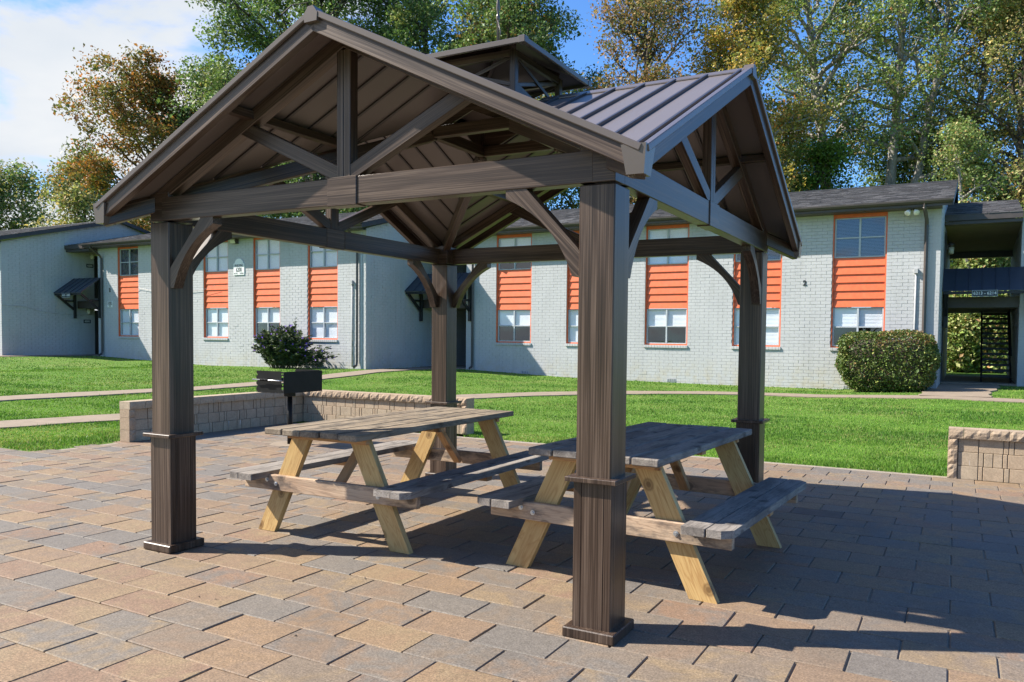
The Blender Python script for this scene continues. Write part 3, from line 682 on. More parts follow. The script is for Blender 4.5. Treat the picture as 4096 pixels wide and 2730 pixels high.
def mat_shingle():
    m, t, b = newmat('asphalt_shingle'); a = N(t, 'ShaderNodeAttribute', attribute_name='leafcol'); g = N(t, 'ShaderNodeNewGeometry').outputs['Position']
    c = mixc(t, .6, a.outputs['Color'], ramp(t, noise(t, g, 60, 4, .75), [(.3, .2), (.7, .8)]), 'OVERLAY'); L(t, c, b.inputs['Base Color']); setb(b, .9, .25); bump(t, b, noise(t, g, 140, 3, .6), .5, .004); return m
M['shingle'] = mat_shingle()
BH, BL = .10, .30
def brick_mesh(lx):
    V, F = cbox(lx, .05, BH-.0065, .004); return V, F
FULL = {}
def fullbrick(ori):
    if ori not in FULL:
        V, F = cbox(BL-.0065, .05, BH-.0065, .004)
        if ori == 'side': V = [(v[1], v[0], v[2]) for v in V]; F = [f[::-1] for f in F]
        me = bpy.data.meshes.new('brick'); me.from_pydata(V, [], F); me.update(); me.materials.append(M['brick']); FULL[ori] = me
    return FULL[ori]
def brick_wall(part_name, root, a0, a1, z0, z1, openings=(), side=None, top=None, nsingle=300, prefer=None, rng=None):
    """painted brick wall in the block's local frame. front: runs along s at d=0 facing -d.
    side=(s,sign): runs along d at that s facing sign*s. top(a) limits the height."""
    rng = rng or random.Random(3)
    def co(a, dep, z): return (a, dep, z) if side is None else (side[0]-side[1]*dep, a, z)
    # backing slab split round the openings
    m = MB(); br_ = sorted({a0, a1, *[o[0] for o in openings], *[o[1] for o in openings]})
    for u, v in zip(br_[:-1], br_[1:]):
        zs = [z0-.3]
        for o in sorted(openings, key=lambda o: o[2]):
            if o[0] < (u+v)/2 < o[1]: zs += [o[2], o[3]]
        zs.append(z1)
        for zl, zh in zip(zs[::2], zs[1::2]):
            if zh-zl > .01: m.box(co(u, .012, zl), co(v, .21, zh), .0005)
    if top is not None:
        n = 2; pk = top['peak']; poly = [(a0, z1+.001), (a1, z1+.001), (top['a1'], top['z1']), (pk[0], pk[1]), (top['a0'], top['z0'])]
        s_ = side[0]; m.prism(poly, 0, s_-side[1]*.012, s_-side[1]*.2)
    wall = m.build(part_name, M['mortar'], root)
    cand = []; bx = []
    nz = int(math.ceil(((top['peak'][1] if top else z1)-z0)/BH))
    for k in range(nz):
        zl, zh = z0+k*BH, min(z0+(k+1)*BH, z1 if not top else 99)
        if zh-zl < .03: continue
        segs = [(a0, a1)]
        if top and zh > z1:
            pk = top['peak']; fr = lambda z: ((z-z1)/(pk[1]-z1)); f = min(1, fr(zh)); segs = [(a0+(pk[0]-a0)*f, a1+(pk[0]-a1)*f)]
        for o in openings:
            if o[2] < (zl+zh)/2 < o[3]:
                ns = []
                for (p, r) in segs:
                    if o[0] > p+.001: ns.append((p, min(r, o[0])))
                    if o[1] < r-.001: ns.append((max(p, o[1]), r))
                segs = [x for x in ns if x[1]-x[0] > .02]
        off = (BL/2 if k % 2 else 0)
        for (p, r) in segs:
            i0 = math.floor((p-a0-off)/BL); x = a0+off+i0*BL
            while x < r:
                l_, h_ = max(x, p), min(x+BL, r); x += BL
                if h_-l_ < .03: continue
                full = (h_-l_ > BL-.001) and (zh-zl > BH-.001); pr_ = rng.uniform(0, .004)
                if rng.random() < .04: pr_ += .004
                (cand if full else bx).append(((l_+h_)/2, (zl+zh)/2, h_-l_, zh-zl, pr_))
    cand.sort(key=prefer or (lambda c: rng.random()))
    me = fullbrick('front' if side is None else 'side')
    for (a, z, w, hh, p) in cand[:nsingle]:
        o = bpy.data.objects.new('brick', me); COL.objects.link(o); o.parent = wall; o.location = co(a, .025-p, z); o.rotation_euler = (0, rng.gauss(0, .004) if side is None else 0, 0)
    rest_ = cand[nsingle:]+bx
    if rest_:
        ct = np.array([co(a, .025-p, z) for (a, z, w, hh, p) in rest_]); dm = np.array([(w-.0065, .05, hh-.0065) if side is None else (.05, w-.0065, hh-.0065) for (a, z, w, hh, p) in rest_])/2
        sg = np.array([(-1, -1, -1), (1, -1, -1), (1, 1, -1), (-1, 1, -1), (-1, -1, 1), (1, -1, 1), (1, 1, 1), (-1, 1, 1)])
        V = (ct[:, None, :]+sg[None]*dm[:, None, :]).reshape(-1, 3); fq = np.array([(0, 3, 2, 1), (4, 5, 6, 7), (0, 1, 5, 4), (1, 2, 6, 5), (2, 3, 7, 6), (3, 0, 4, 7)])
        Q = (np.arange(len(ct))[:, None, None]*8+fq[None]).reshape(-1, 4)
        o = fast_mesh('brickwork', V, 4, M['brick'], wall, quads=Q); stuff(o)
    return wall
def shingles(root, s0, s1, d0, z0, d1, z1, name='roof', rng=None, parent=None):
    rng = rng or random.Random(5); ln = math.hypot(d1-d0, z1-z0); ud, uz = (d1-d0)/ln, (z1-z0)/ln; ex = .143; V, C, Q = [], [], []
    n = int(ln/ex)
    for k in range(n+1):
        a, b = k*ex, min((k+1)*ex+.03, ln); x = s0-rng.uniform(0, .3)
        if k == 0: a = -.03
        while x < s1:
            w = rng.uniform(.22, .36); l_, r_ = max(x, s0), min(x+w, s1); x += w
            if r_-l_ < .02: continue
            th = .014+rng.uniform(0, .008); da = a-rng.uniform(0, .012); i = len(V)
            nd, nz_ = -uz, ud
            for (ss, tt_, hh) in ((l_+.003, da, .0), (r_-.003, da, .0), (l_+.003, da, th), (r_-.003, da, th), (r_-.003, b, .002), (l_+.003, b, .002)): V.append((ss, d0+ud*tt_+nd*hh, z0+uz*tt_+nz_*hh))
            Q += [(i, i+1, i+3, i+2), (i+2, i+3, i+4, i+5)]; c = rng.choice(((.105, .10, .102), (.14, .134, .135), (.18, .172, .172), (.125, .115, .115), (.08, .077, .08))); f = rng.uniform(.85, 1.15); C += [[x_*f for x_ in c]]*6
    o = fast_mesh('shingles', np.array(V), 4, M['shingle'], parent or root, cols=np.array(C), quads=np.array(Q)); return stuff(o)
def gutter(root, s0, s1, d, z, parent=None):
    m = MB().prism([(d-.11, z), (d-.105, z-.045), (d-.075, z-.10), (d, z-.10), (d, z), (d-.012, z), (d-.012, z-.09), (d-.072, z-.09), (d-.098, z-.042), (d-.102, z)], 0, s0, s1); return m.build('gutter', M['dark'], parent or root)
EAVE, RIDGE, RD, OVH = 5.45, 6.985, 5.25, .52
def roof(root, s0, s1, rng, gut=True):
    ov = .28
    m = MB().prism([(-OVH, EAVE-.10), (RD, RIDGE-.10), (RD*2+OVH, EAVE-.10), (RD*2+OVH, EAVE-.014), (RD, RIDGE-.014), (-OVH, EAVE-.014)], 0, s0-ov, s1+ov)
    r = m.build('roof', M['fascia'], root)
    shingles(root, s0-ov-.02, s1+ov+.02, -OVH-.015, EAVE-.010, RD, RIDGE-.005, rng=rng, parent=r)
    MB().prism([(RD-.16, RIDGE-.03), (RD, RIDGE+.022), (RD+.16, RIDGE-.03), (RD, RIDGE+.006)], 0, s0-ov-.02, s1+ov+.02).build('ridge_cap', M['fascia'], r)
    for s in (s0-ov, s1+ov):
        MB().prism([(-OVH-.02, EAVE-.18), (RD, RIDGE-.17), (RD, RIDGE-.001), (-OVH-.02, EAVE-.011)], 0, s-.02, s+.02).build('rake_board', M['fascia'], r)
        MB().prism([(RD+.001, RIDGE-.17), (RD*2+OVH, EAVE-.18), (RD*2+OVH, EAVE-.011), (RD+.001, RIDGE-.001)], 0, s-.02, s+.02).build('rake_board', M['fascia'], r)
    MB().box((s0-ov+.021, -OVH+.006, EAVE-.17), (s1+ov-.021, -OVH+.03, EAVE-.016), .001).build('fascia_board', M['dark'], r)
    MB().box((s0-.02, -OVH+.031, EAVE-.185), (s1+.02, -.002, EAVE-.165), .001).build('soffit', M['dark'], r)
    if gut: gutter(root, s0-ov+.05, s1+ov-.0, -OVH+.004, EAVE+.004, r)
    return r
def downspout(root, s, z0, flip=1, d=-.0):
    m = MB().tube([(s, -OVH-.03, EAVE-.09), (s, -OVH-.03, EAVE-.20), (s+flip*.05, -.16, EAVE-.50), (s+flip*.05, -.075, EAVE-.62), (s+flip*.05, -.075, z0+.25), (s+flip*.05, -.10, z0+.12), (s+flip*.05, -.24, z0+.06)], .052, 4, True)
    return m.build('downspout', M['dark'], root)
def window_bay(root, s0, s1, zs, rng, style='white', lower='white'):
    """orange window bay: two double-hung sliders with lapped siding between"""
    dz = zs-1.297; zt = 5.315; d = .105
    z_lo0, z_lo1, z_mid, z_up1 = zs+.045, zs+1.218, zs+2.683, zs+3.872
    m = MB(); tw = .036
    m.box((s0+.001, .02, zs+.0005), (s0+tw, d+.05, zt-.001), .002); m.box((s1-tw, .02, zs+.0005), (s1-.001, d+.05, zt-.001), .002)
    m.box((s0+tw+.0005, d-.03, zs), (s1-tw-.0005, d+.05, z_lo0), .002); m.box((s0+tw+.0005, .04, z_up1), (s1-tw-.0005, d+.05, zt-.001), .002)
    bay = m.build('window_bay', M['orange'], root)
    # siding boards
    n = 6; hb = (z_mid-z_lo1)/n
    for k in range(n):
        z = z_lo1+k*hb; a, b = s0+tw+.001, s1-tw-.001
        V = [(x, y, zz) for x in (a, b) for (y, zz) in ((d-.052, z+.002), (d-.012, z+hb+.018), (d+.012, z+hb+.018), (d+.012, z+.002))]
        F = [[0, 1, 2, 3], [7, 6, 5, 4], [0, 4, 5, 1], [1, 5, 6, 2], [2, 6, 7, 3], [3, 7, 4, 0]]
        if k == n-1: V = [(x, y, min(zz, z_mid)) for x, y, zz in V]
        mesh_obj('siding_board', V, [f[::-1] for f in F], M['orange'], bay)
    # brick sill
    x = s0-.02
    while x < s1+.0: MB().box((x+.004, -.045, zs-.088), (min(x+.098, s1+.02), .1, zs-.002), .004).build('sill_brick', M['brick'], bay); x += .10
    for (zl, zh, st) in ((z_lo0, z_lo1-.012, lower), (z_mid+.006, z_up1-.006, style)):
        a, b = s0+tw+.004, s1-tw-.004; fw = .042; y0, y1 = d-.028, d+.03; m = MB(); mid = (a+b)/2; zm = (zl+zh)/2
        m.box((a, y0, zl), (a+fw, y1, zh), .003); m.box((b-fw, y0, zl), (b, y1, zh), .003); m.box((a+fw, y0, zl), (b-fw, y1, zl+fw*.8), .003); m.box((a+fw, y0, zh-fw*.7), (b-fw, y1, zh), .003)
        m.box((mid-.026, y0-.008, zl+fw*.8), (mid+.026, y1, zh-fw*.7), .003)
        for (p, r_) in ((a+fw, mid-.026), (mid+.026, b-fw)): m.box((p, y0-.004, zm-.018), (r_, y1, zm+.018), .003)
        m.build('window_frame', M['winframe'], bay)
        for (p, r_) in ((a+fw, mid-.026), (mid+.026, b-fw)):
            for (e0, e1, yy) in ((zl+fw*.8, zm-.018, d+.002), (zm+.018, zh-fw*.7, d-.004)):
                mesh_obj('pane', [(p, yy, e0), (r_, yy, e0), (r_, yy, e1), (p, yy, e1)], [[0, 1, 2, 3]], M['glass'], bay)
        # blinds: many thin slats kept in one piece
        if st == 'plastic':
            g = 14; V = [(a+fw+(b-a-2*fw)*i/g, d+.045+.02*rng.random(), zl+.03+(zh-zl-.06)*j/g) for j in range(g+1) for i in range(g+1)]
            mesh_obj('plastic_sheet', V, [[j*(g+1)+i, j*(g+1)+i+1, (j+1)*(g+1)+i+1, (j+1)*(g+1)+i] for j in range(g) for i in range(g)], M['plastic_sheet'], bay)
        else:
            drop = {'white': .03, 'half': (zh-zl)*.52, 'blue': .03, 'tan': .03}[st]; z = zh-.03; V = []
            til = .3 if st == 'blue' else 1.30
            while z > zl+drop:
                cy, cz = d+.048, z; hy, hz_ = .022*math.cos(til), .022*math.sin(til)
                V += [(a+fw*.6, cy-hy, cz-hz_), (b-fw*.6, cy-hy, cz-hz_), (b-fw*.6, cy+hy, cz+hz_), (a+fw*.6, cy+hy, cz+hz_)]; z -= .042
            o = fast_mesh('blind_slats', np.array(V), 4, M['blueblind'] if st == 'blue' else M['blind'], bay); stuff(o)
        V = [(x, y, z) for x in (a, b) for y in (d+.035, d+.75) for z in (zl, zh)]
        mesh_obj('room_box', V, [[0, 2, 3, 1][::-1], [4, 5, 7, 6][::-1], [2, 6, 7, 3], [0, 4, 6, 2][::-1], [1, 3, 7, 5][::-1]], M['room'], bay)
    return bay
def block(label, s0, s1, d0, bays, zs, zbase, front_n, pref, seed, sidewall=None, styles=None, gable_r=True):
    rng = random.Random(seed)
    t = thing('apartment_building', label, 'building', B2W(s0, d0, 0), BANG, 'grey brick apartment blocks')
    ln = s1-s0; loc = [(a-s0, b-s0) for a, b in bays]
    ops = [(a, b, zs, 5.315) for a, b in loc]
    brick_wall('front_wall', t, 0, ln, zbase, 5.315, ops, None, None, front_n, pref, rng)
    for i, (a, b) in enumerate(loc): window_bay(t, a, b, zs, rng, *(styles[i] if styles else ('white', 'white')))
    return t, rng, ln
# --- block R (nearest, behind the pavilion's right half)
sR0, sR1, dR = -13.61, 2.50, 19.60
baysR = [(-12.275, -10.774), (-9.334, -7.84), (-6.368, -4.870), (-3.39, -1.88), (-.40, 1.10)]
bR, rg, lnR = block('grey brick apartment block with number 2 and a clipped hedge at its corner', sR0, sR1, dR, baysR, 1.297, .0, 300, lambda c: abs(c[0]-13.6), 21, styles=[('half', 'half'), ('white', 'white'), ('white', 'half'), ('blue', 'tan'), ('blue', 'half')])
roof(bR, 0, lnR, rg); downspout(bR, lnR-.42, .17, 1); downspout(bR, .38, .25, -1)
GT = lambda: {'peak': (RD, RIDGE-.12), 'a0': .05, 'z0': EAVE-.10, 'a1': RD*2-.05, 'z1': EAVE-.10}
brick_wall('side_wall', bR, .0, 10.5, .05, 5.315, [(4.0, 4.95, .2, 2.3)], (lnR, 1), GT(), 0, None, random.Random(4))
brick_wall('side_wall', bR, .0, 10.5, .15, 5.315, [], (0, -1), GT(), 0, None, random.Random(4))
# --- block M
sM0, sM1, dM = -31.57, -15.80, 16.456
baysM = [(-30.13, -28.68), (-27.29, -25.83), (-24.465, -22.99), (-21.55, -20.09), (-18.643, -17.15)]
bM, rg, lnM = block('grey brick apartment block with building number sign and purple-flowered bush', sM0, sM1, dM, baysM, 1.335, .1, 300, lambda c: abs(c[0]-11.5)+abs(c[1]-1.5), 22, styles=[('plastic', 'white'), ('white', 'white'), ('white', 'white'), ('white', 'half'), ('white', 'white')])
roof(bM, 0, lnM, rg); downspout(bM, lnM-.40, .3, 1); downspout(bM, .33, .42, -1 if False else 1)
brick_wall('side_wall', bM, .0, 10.5, .25, 5.315, [(4.05, 5.0, .32, 2.45), (4.05, 5.0, 3.05, 5.15)], (lnM, 1), GT(), 0, None, random.Random(5))
# --- block L (left edge, its shaded gable end in view)
sL1, dL = -33.34, 13.31
bL = thing('apartment_building', 'grey brick apartment block at the left edge showing its shaded gable end', 'building', B2W(sL1-12, dL, 0), BANG, 'grey brick apartment blocks')
dl = 12.0
roof(bL, 0, dl, random.Random(31))
brick_wall('side_wall', bL, .0, 10.5, .32, 5.315, [(4.05, 5.0, .42, 2.6), (4.05, 5.0, 3.1, 5.18)], (dl, 1), GT(), 300, lambda c: abs(c[0]-1.5)+abs(c[1]-2.5), random.Random(6))
brick_wall('front_wall', bL, .0, dl, .32, 5.315, [], None, None, 0, None, random.Random(6))
for b_, ln_, zz in ((bL, dl, (.42, 2.6, 3.1, 5.18)), (bM, lnM, (.32, 2.45, 3.05, 5.15)), (bR, lnR, (.2, 2.3))):
    for k in range(0, len(zz), 2):
        dr = MB().box((ln_-.13, 4.10, zz[k]), (ln_-.09, 4.95, zz[k+1]-.05), .003).build('door', M['black'], b_)
        MB().box((ln_-.085, 4.0, zz[k]), (ln_-.006, 4.075, zz[k+1]+.0), .003).build('door_frame', M['mortar'], dr)
        MB().tube([(ln_-.09, 4.85, zz[k]+1.0), (ln_-.04, 4.85, zz[k]+1.0)], .025, 8).build('knob', M['chrome'], dr)
# --- block N (beyond the open stairwell at the right edge)
sN0, dN = 4.61, 22.74
bN = thing('apartment_building', 'grey brick apartment block at the right edge beyond the open stairwell', 'building', B2W(sN0, dN, 0), BANG, 'grey brick apartment blocks')
brick_wall('front_wall', bN, .0, 9.0, .1, 5.315, [], None, None, 60, lambda c: c[0], random.Random(7))
brick_wall('side_wall', bN, .0, 7.0, .1, 5.315, [], (0, -1), None, 0, None, random.Random(7))
def breezeway(root, s0, s1, depth0, depth1, zf, name_roof=True, zl=2.62, back_open=True):
    """covered stairwell between two blocks, in root's local frame"""
    m = MB().box((s0, depth0+.15, zl), (s1, depth1, zl+.20), .002); m.build('landing_slab', M['soffit'], root)
    MB().box((s0, depth0+.10, zl-.02), (s1, depth0+.148, zl+.32), .002).build('landing_beam', M['dark'], root)
    m = MB().prism([(depth0-.42, 5.30), (depth0-.42, 5.44), (depth0+3.2, 6.36), (depth0+6.9, 5.44), (depth0+6.9, 5.30), (depth0+3.2, 6.2)], 0, s0, s1); rf = m.build('stairwell_roof', M['fascia'], root)
    shingles(root, s0, s1, depth0-.44, 5.452, depth0+3.2, 6.372, rng=random.Random(8), parent=rf)
    MB().box((s0, depth0-.46, 5.27), (s1, depth0-.421, 5.455), .002).build('fascia_board', M['dark'], rf)
    MB().box((s0, depth0-.40, 5.16), (s1, depth0+.05, 5.262), .002).build('front_beam', M['dark'], rf)
    V = [(s0, depth0-.3, 5.24), (s1, depth0-.3, 5.24), (s1, depth1-.2, 4.92), (s0, depth1-.2, 4.92)]; mesh_obj('stairwell_ceiling', V, [[0, 1, 2, 3]], M['soffit'], rf)
    MB().box((s0, depth1-.2, 4.70), (s1, depth1, 5.2), .002).build('rear_beam', M['dark'], rf)
    m = MB().box((s0, depth0+.0, -.2), (s1, depth1+.3, zf), .004); m.build('stairwell_floor', M['path'], root)
def awning(root, s0, s1, d0, z_top, proj_=.95, drop=.72):
    """standing-seam awning on timber knee brackets; mounted at depth d0"""
    V = [(s0, d0, z_top), (s1, d0, z_top), (s1, d0-proj_, z_top-drop), (s0, d0-proj_, z_top-drop)]; V += [(x, y, z-.02) for x, y, z in V]
    F = [[0, 1, 2, 3], [7, 6, 5, 4], [0, 4, 5, 1], [1, 5, 6, 2], [2, 6, 7, 3], [3, 7, 4, 0]]; a = mesh_obj('awning', V, [f[::-1] for f in F], M['awning'], root)
    n = max(4, int((s1-s0)/.36))
    for k in range(n+1):
        x = s0+(s1-s0)*k/n; x = min(max(x, s0+.01), s1-.01); beam('seam', (x, d0-.01, z_top+.012-.0076), (x, d0-proj_, z_top-drop+.012), .018, .03, M['awning'], a, .002)
    MB().box((s0+.03, d0-proj_+.02, z_top-drop-.11), (s1-.03, d0-proj_+.07, z_top-drop-.028), .003).build('front_rail', M['black'], a)
    for x in (s0+.10, s1-.10):
        m = MB(); zb = z_top-drop; m.box((x-.055, d0-.09, zb-1.12), (x+.055, d0-.005, z_top-.08), .004); o = m.build('bracket_post', M['black'], a)
        beam('bracket_arm', (x, d0-.09, zb-.72), (x, d0-proj_+.10, zb-.10), .09, .09, M['black'], a, .004); beam('bracket_tie', (x, d0-.09, zb-.33), (x, d0-.50, zb-.33), .08, .075, M['black'], a, .004)
    return a
# stairwell between R and N (in N's frame: s from -(sN0-sR1) to 0)
breezeway(bN, -(sN0-sR1)+.012, .0-.0, .0, 6.0, .235)
awning(bN, -(sN0-sR1)+.01, .42, -.02, 3.83, .95, .75)
st = MB(); n = 13
for k in range(n):
    z = .42+k*(2.62-.42)/n; y = .9+k*.27
stl = None
x0, x1 = -.95, -.13
for sx in (x0, x1):
    o = beam('stair_stringer', (sx, .9, .30), (sx, 4.6, 2.60), .05, .24, M['black'], bN, .004)
for k in range(13):
    f = (k+.6)/13; MB().box((x0+.026, .9+3.7*f-.13, .33+2.28*f-.045), (x1-.026, .9+3.7*f+.13, .33+2.28*f+.03), .004).build('stair_tread', M['black'], bN)
for sx in (x1,): MB().tube([(sx, .95, 1.1), (sx, 4.5, 3.3)], .02, 6).build('handrail', M['black'], bN)
for k in range(8):
    MB().tube([(-1.98+k*.14, 5.9, 2.82), (-1.98+k*.14, 5.9, 3.75)], .012, 6).build('rail_baluster', M['black'], bN)
MB().box((-2.05, 5.87, 3.75), (-.02, 5.93, 3.80), .003).build('top_rail', M['black'], bN)
MB().box((-2.085, .2, .235), (-2.06, 5.9, 2.6), .002).build('stairwell_cladding', M['dark'], bN); MB().box((-2.085, .2, 2.83), (-2.06, 5.9, 5.0), .002).build('stairwell_cladding', M['dark'], bN)
# stairwells between L and M (M's frame) and between M and R (R's frame)
breezeway(bM, -(sM0-sL1)+.012, .0, .0, 5.5, .45); awning(bM, -(sM0-sL1)+.01, .30, -.02, 3.98, .95, .72)
breezeway(bR, -(sR0-sM1)+.012, .0, .0, 5.5, .30); awning(bR, -(sR0-sM1)+.01, .30, -.02, 3.93, .95, .72)
for b_, w_ in ((bM, sM0-sL1), (bR, sR0-sM1)): MB().box((-w_+.01, 5.4, .2), (-.01, 5.5, 5.2), .002).build('stairwell_back', M['dark'], b_)
# --- things fixed to the walls
def wall_thing(name, label, cat, s, d, z, group=None): return thing(name, label, cat, B2W(s, d, z), BANG, group)
fl = wall_thing('floodlight', 'twin white floodlight under the eave above the hedge', 'floodlight', 1.76, dR, 5.30)
MB().box((-.06, -.30, -.04), (.06, -.18, .02), .006).build('junction_box', M['dark'], fl)
for s in (-1, 1):
    MB().tube([(s*.03, -.26, -.04), (s*.07, -.30, -.09)], .018, 8).build('arm', M['dark'], fl); MB().tube([(s*.07, -.29, -.07), (s*.085, -.34, -.10), (s*.12, -.42, -.17), (s*.125, -.43, -.178)], [.03, .05, .085, .075], 12).build('lamp_head', M['white'], fl, True)
fm = wall_thing('floodlight', 'bronze box floodlight above the building number sign', 'floodlight', -22.52, dM, 5.18)
MB().prism([(0, .09), (-.16, .09), (-.20, .03), (-.15, -.10), (0, -.10)], 0, -.16, .16).build('housing', M['dark'], fm); MB().prism([(-.165, .085), (-.206, .028), (-.158, -.095), (-.15, -.095), (-.195, .03), (-.16, .08)], 0, -.14, .14).build('lens', M['cream'], fm)
def wall_lamp(label, d, z, s=sL1, root=None):
    t = wall_thing('wall_lamp', label, 'lamp', s, d, z, 'jar lamps by the stairwell doors'); MB().box((0, -.06, -.02), (.05, .06, .14), .004).build('bracket', M['dark'], t)
    MB().tube([(.12, 0, .06), (.12, 0, .16), (.12, 0, .20)], [.105, .105, .06], 14).build('cap', M['dark'], t, True); MB().tube([(.12, 0, .06), (.12, 0, -.14), (.12, 0, -.17)], [.092, .085, .05], 14).build('shade', M['cream'], t, True)
wall_lamp('upper jar lamp high on the shaded gable wall at left', 3.92+dL, 5.12); wall_lamp('lower jar lamp under the awning on the shaded gable wall', 3.72+dL, 2.52)
wall_lamp('jar lamp in the right-hand stairwell beside the upper landing', dN+.9, 4.55, sR1+.06)
def plate(label, d, z, txt):
    t = wall_thing('number_plate', label, 'sign', sL1+.001, d, z, 'apartment number plates'); MB().box((0, -.17, -.085), (.012, .17, .085), .002).build('plate', M['signnavy'], t)
    text_mesh('lettering', txt, .12, M['white'], t, (.0135, 0, 0), (0, 1, 0), (0, 0, 1), extrude=.001)
plate('dark number plate below the upper jar lamp', 3.86+dL, 4.63, '6206'); plate('dark number plate below the lower jar lamp', 3.70+dL, 2.01, '6205')
def sign_front(label, s, d, z, w, h, txt, size):
    t = wall_thing('address_sign', label, 'sign', s, d, z); MB().box((-w/2, -.02, -h/2), (w/2, 0, h/2), .003).build('board', M['signnavy'], t)
    m = MB(); f = .012
    m.box((-w/2, -.024, -h/2), (w/2, -.0205, -h/2+f), .001); m.box((-w/2, -.024, h/2-f), (w/2, -.0205, h/2), .001); m.box((-w/2, -.024, -h/2+f), (-w/2+f, -.0205, h/2-f), .001); m.box((w/2-f, -.024, -h/2+f), (w/2, -.0205, h/2-f), .001); m.build('border', M['winframe'], t)
    text_mesh('lettering', txt, size, M['white'], t, (0, -.0225, 0), (1, 0, 0), (0, 0, 1)); return t
sign_front('dark sign reading 6213 - 6214 hung from the right awning', 3.657, dN-.985, 2.985, .68, .19, '6213 - 6214', .125)
sign_front('dark sign reading 6205 - 6208 hung from the left awning', -32.32, dM-.985, 3.14, .62, .20, '6205 - 6208', .115)
bs = wall_thing('building_sign', 'white arched sign reading Building 6200 on the grey brick', 'sign', -22.325, dM-.002, 4.08)
pts = [(-.30, -.235), (.30, -.235), (.30, .225), (.235, .225)]+[(.235*math.cos(a), .225+.19*math.sin(a)) for a in np.linspace(0, math.pi, 17)[1:-1]]+[(-.235, .225), (-.30, .225)]
MB().prism(pts, 1, -.03, 0).build('board', M['white'], bs)
text_mesh('lettering', 'BUILDING', .135, M['black'], bs, (0, -.032, .135), (1, 0, 0), (0, 0, 1), squash=.80); text_mesh('lettering', '6200', .235, M['black'], bs, (0, -.032, -.035), (1, 0, 0), (0, 0, 1), squash=.70)
text_mesh('lettering', '1-8', .10, M['black'], bs, (-.135, -.032, -.175), (1, 0, 0), (0, 0, 1), squash=.75); text_mesh('lettering', '9-14', .10, M['black'], bs, (.115, -.032, -.175), (1, 0, 0), (0, 0, 1), squash=.75)
for s in (-1, 1): MB().prism([(s*.265, -.175), (s*.235, -.14), (s*.235, -.155), (s*.205, -.155), (s*.205, -.195), (s*.235, -.195), (s*.235, -.21)], 1, -.034, -.030).build('arrow', M['black'], bs)
ns = wall_thing('notice_sign', 'small white no-trespassing notice near the left downspout', 'sign', -30.69, dM-.002, 2.765)
MB().box((-.18, -.012, -.135), (.18, 0, .135), .002).build('plate', M['white'], ns)
for k, (tx, sz) in enumerate((('NO SOLICITING', .052), ('NO LOITERING', .052), ('NO TRESPASSING', .050), ('VIOLATORS WILL BE', .028), ('PROSECUTED', .028))): text_mesh('lettering', tx, sz, M['black'], ns, (0, -.0135, .095-k*.048), (1, 0, 0), (0, 0, 1), squash=.8)
for s, d, z, lb, fl_ in ((-1.184, dR, 3.252, 'black number 2 on the grey brick right of the pavilion', 1), (-30.69, dM, 3.395, 'black number 2 on the grey brick above the white notice', 1)):
    t = wall_thing('building_number', lb, 'sign', s, d-.006, z); text_mesh('numeral', '2', .215, M['black'], t, (0, 0, 0), (1, 0, 0), (0, 0, 1), extrude=.012, bold=.03)
    for dx, dz in ((-.006, 0), (.006, 0), (0, .006), (0, -.006)): pass
def conduit(label, s, d, z0, z1):
    t = wall_thing('conduit', label, 'conduit', s, d, z0); MB().tube([(0, -.03, 0), (0, -.03, z1-z0)], .022, 8).build('pipe', M['mortar'], t, True); MB().box((-.05, -.10, z1-z0-.02), (.05, -.004, z1-z0+.12), .004).build('box', M['mortar'], t)
conduit('grey conduit with small box on the wall above the hedge', 1.89, dR, .15, 3.48); conduit('grey conduit with small box beside the downspout', -16.42, dM, .35, 3.36)
MB_ = MB().tube([(0, -.02, .0), (0, -.02, 4.9)], .018, 6); cv_ = wall_thing('cable_conduit', 'thin white cable conduit at the wall corner behind the bush', 'conduit', -15.98, dM, .3); MB_.build('pipe', M['winframe'], cv_)
cb = MB().tube([(sL1+.02-sL1, d_, z_) for d_, z_ in ((0, 2.62), (.9, 2.60), (1.6, 2.42), (2.5, 2.32), (3.4, 2.30), (4.0, 2.34))], .012, 5); t = wall_thing('wall_cable', 'loose grey cable sagging across the shaded gable wall', 'cable', sL1, dL, 0); cb.build('cable', M['mortar'], t)
cb = MB().tube([(x_, -.05, z_) for x_, z_ in ((0, 0), (.4, .10), (1.5, -.05), (3.0, -.12), (4.6, -.05), (5.3, .12))], .007, 5); t = wall_thing('wall_cable', 'thin dark cable looping between the left orange window bays', 'cable', -29.0, dM, 3.35); cb.build('cable', M['dark'], t)
def vent(label, s, z, w=.32, h=.11):
    t = wall_thing('foundation_vent', label, 'vent', s, dR-.004, z, 'foundation vents along the wall base'); MB().box((-w/2, -.008, -h/2), (w/2, .0, h/2), .002).build('frame', M['mortar'], t)
    for k in range(9): x = -w/2+.025+k*(w-.05)/8; MB().box((x-.006, -.014, -h/2+.012), (x+.006, -.0085, h/2-.012), .001).build('slat', M['black'] if k % 2 else M['winframe'], t)
vent('foundation vent in the wall below the third orange bay', -5.39, .135); vent('foundation vent beside the hedge', .15, .12); vent('foundation vent low in the shadowed wall', -11.0, .225)
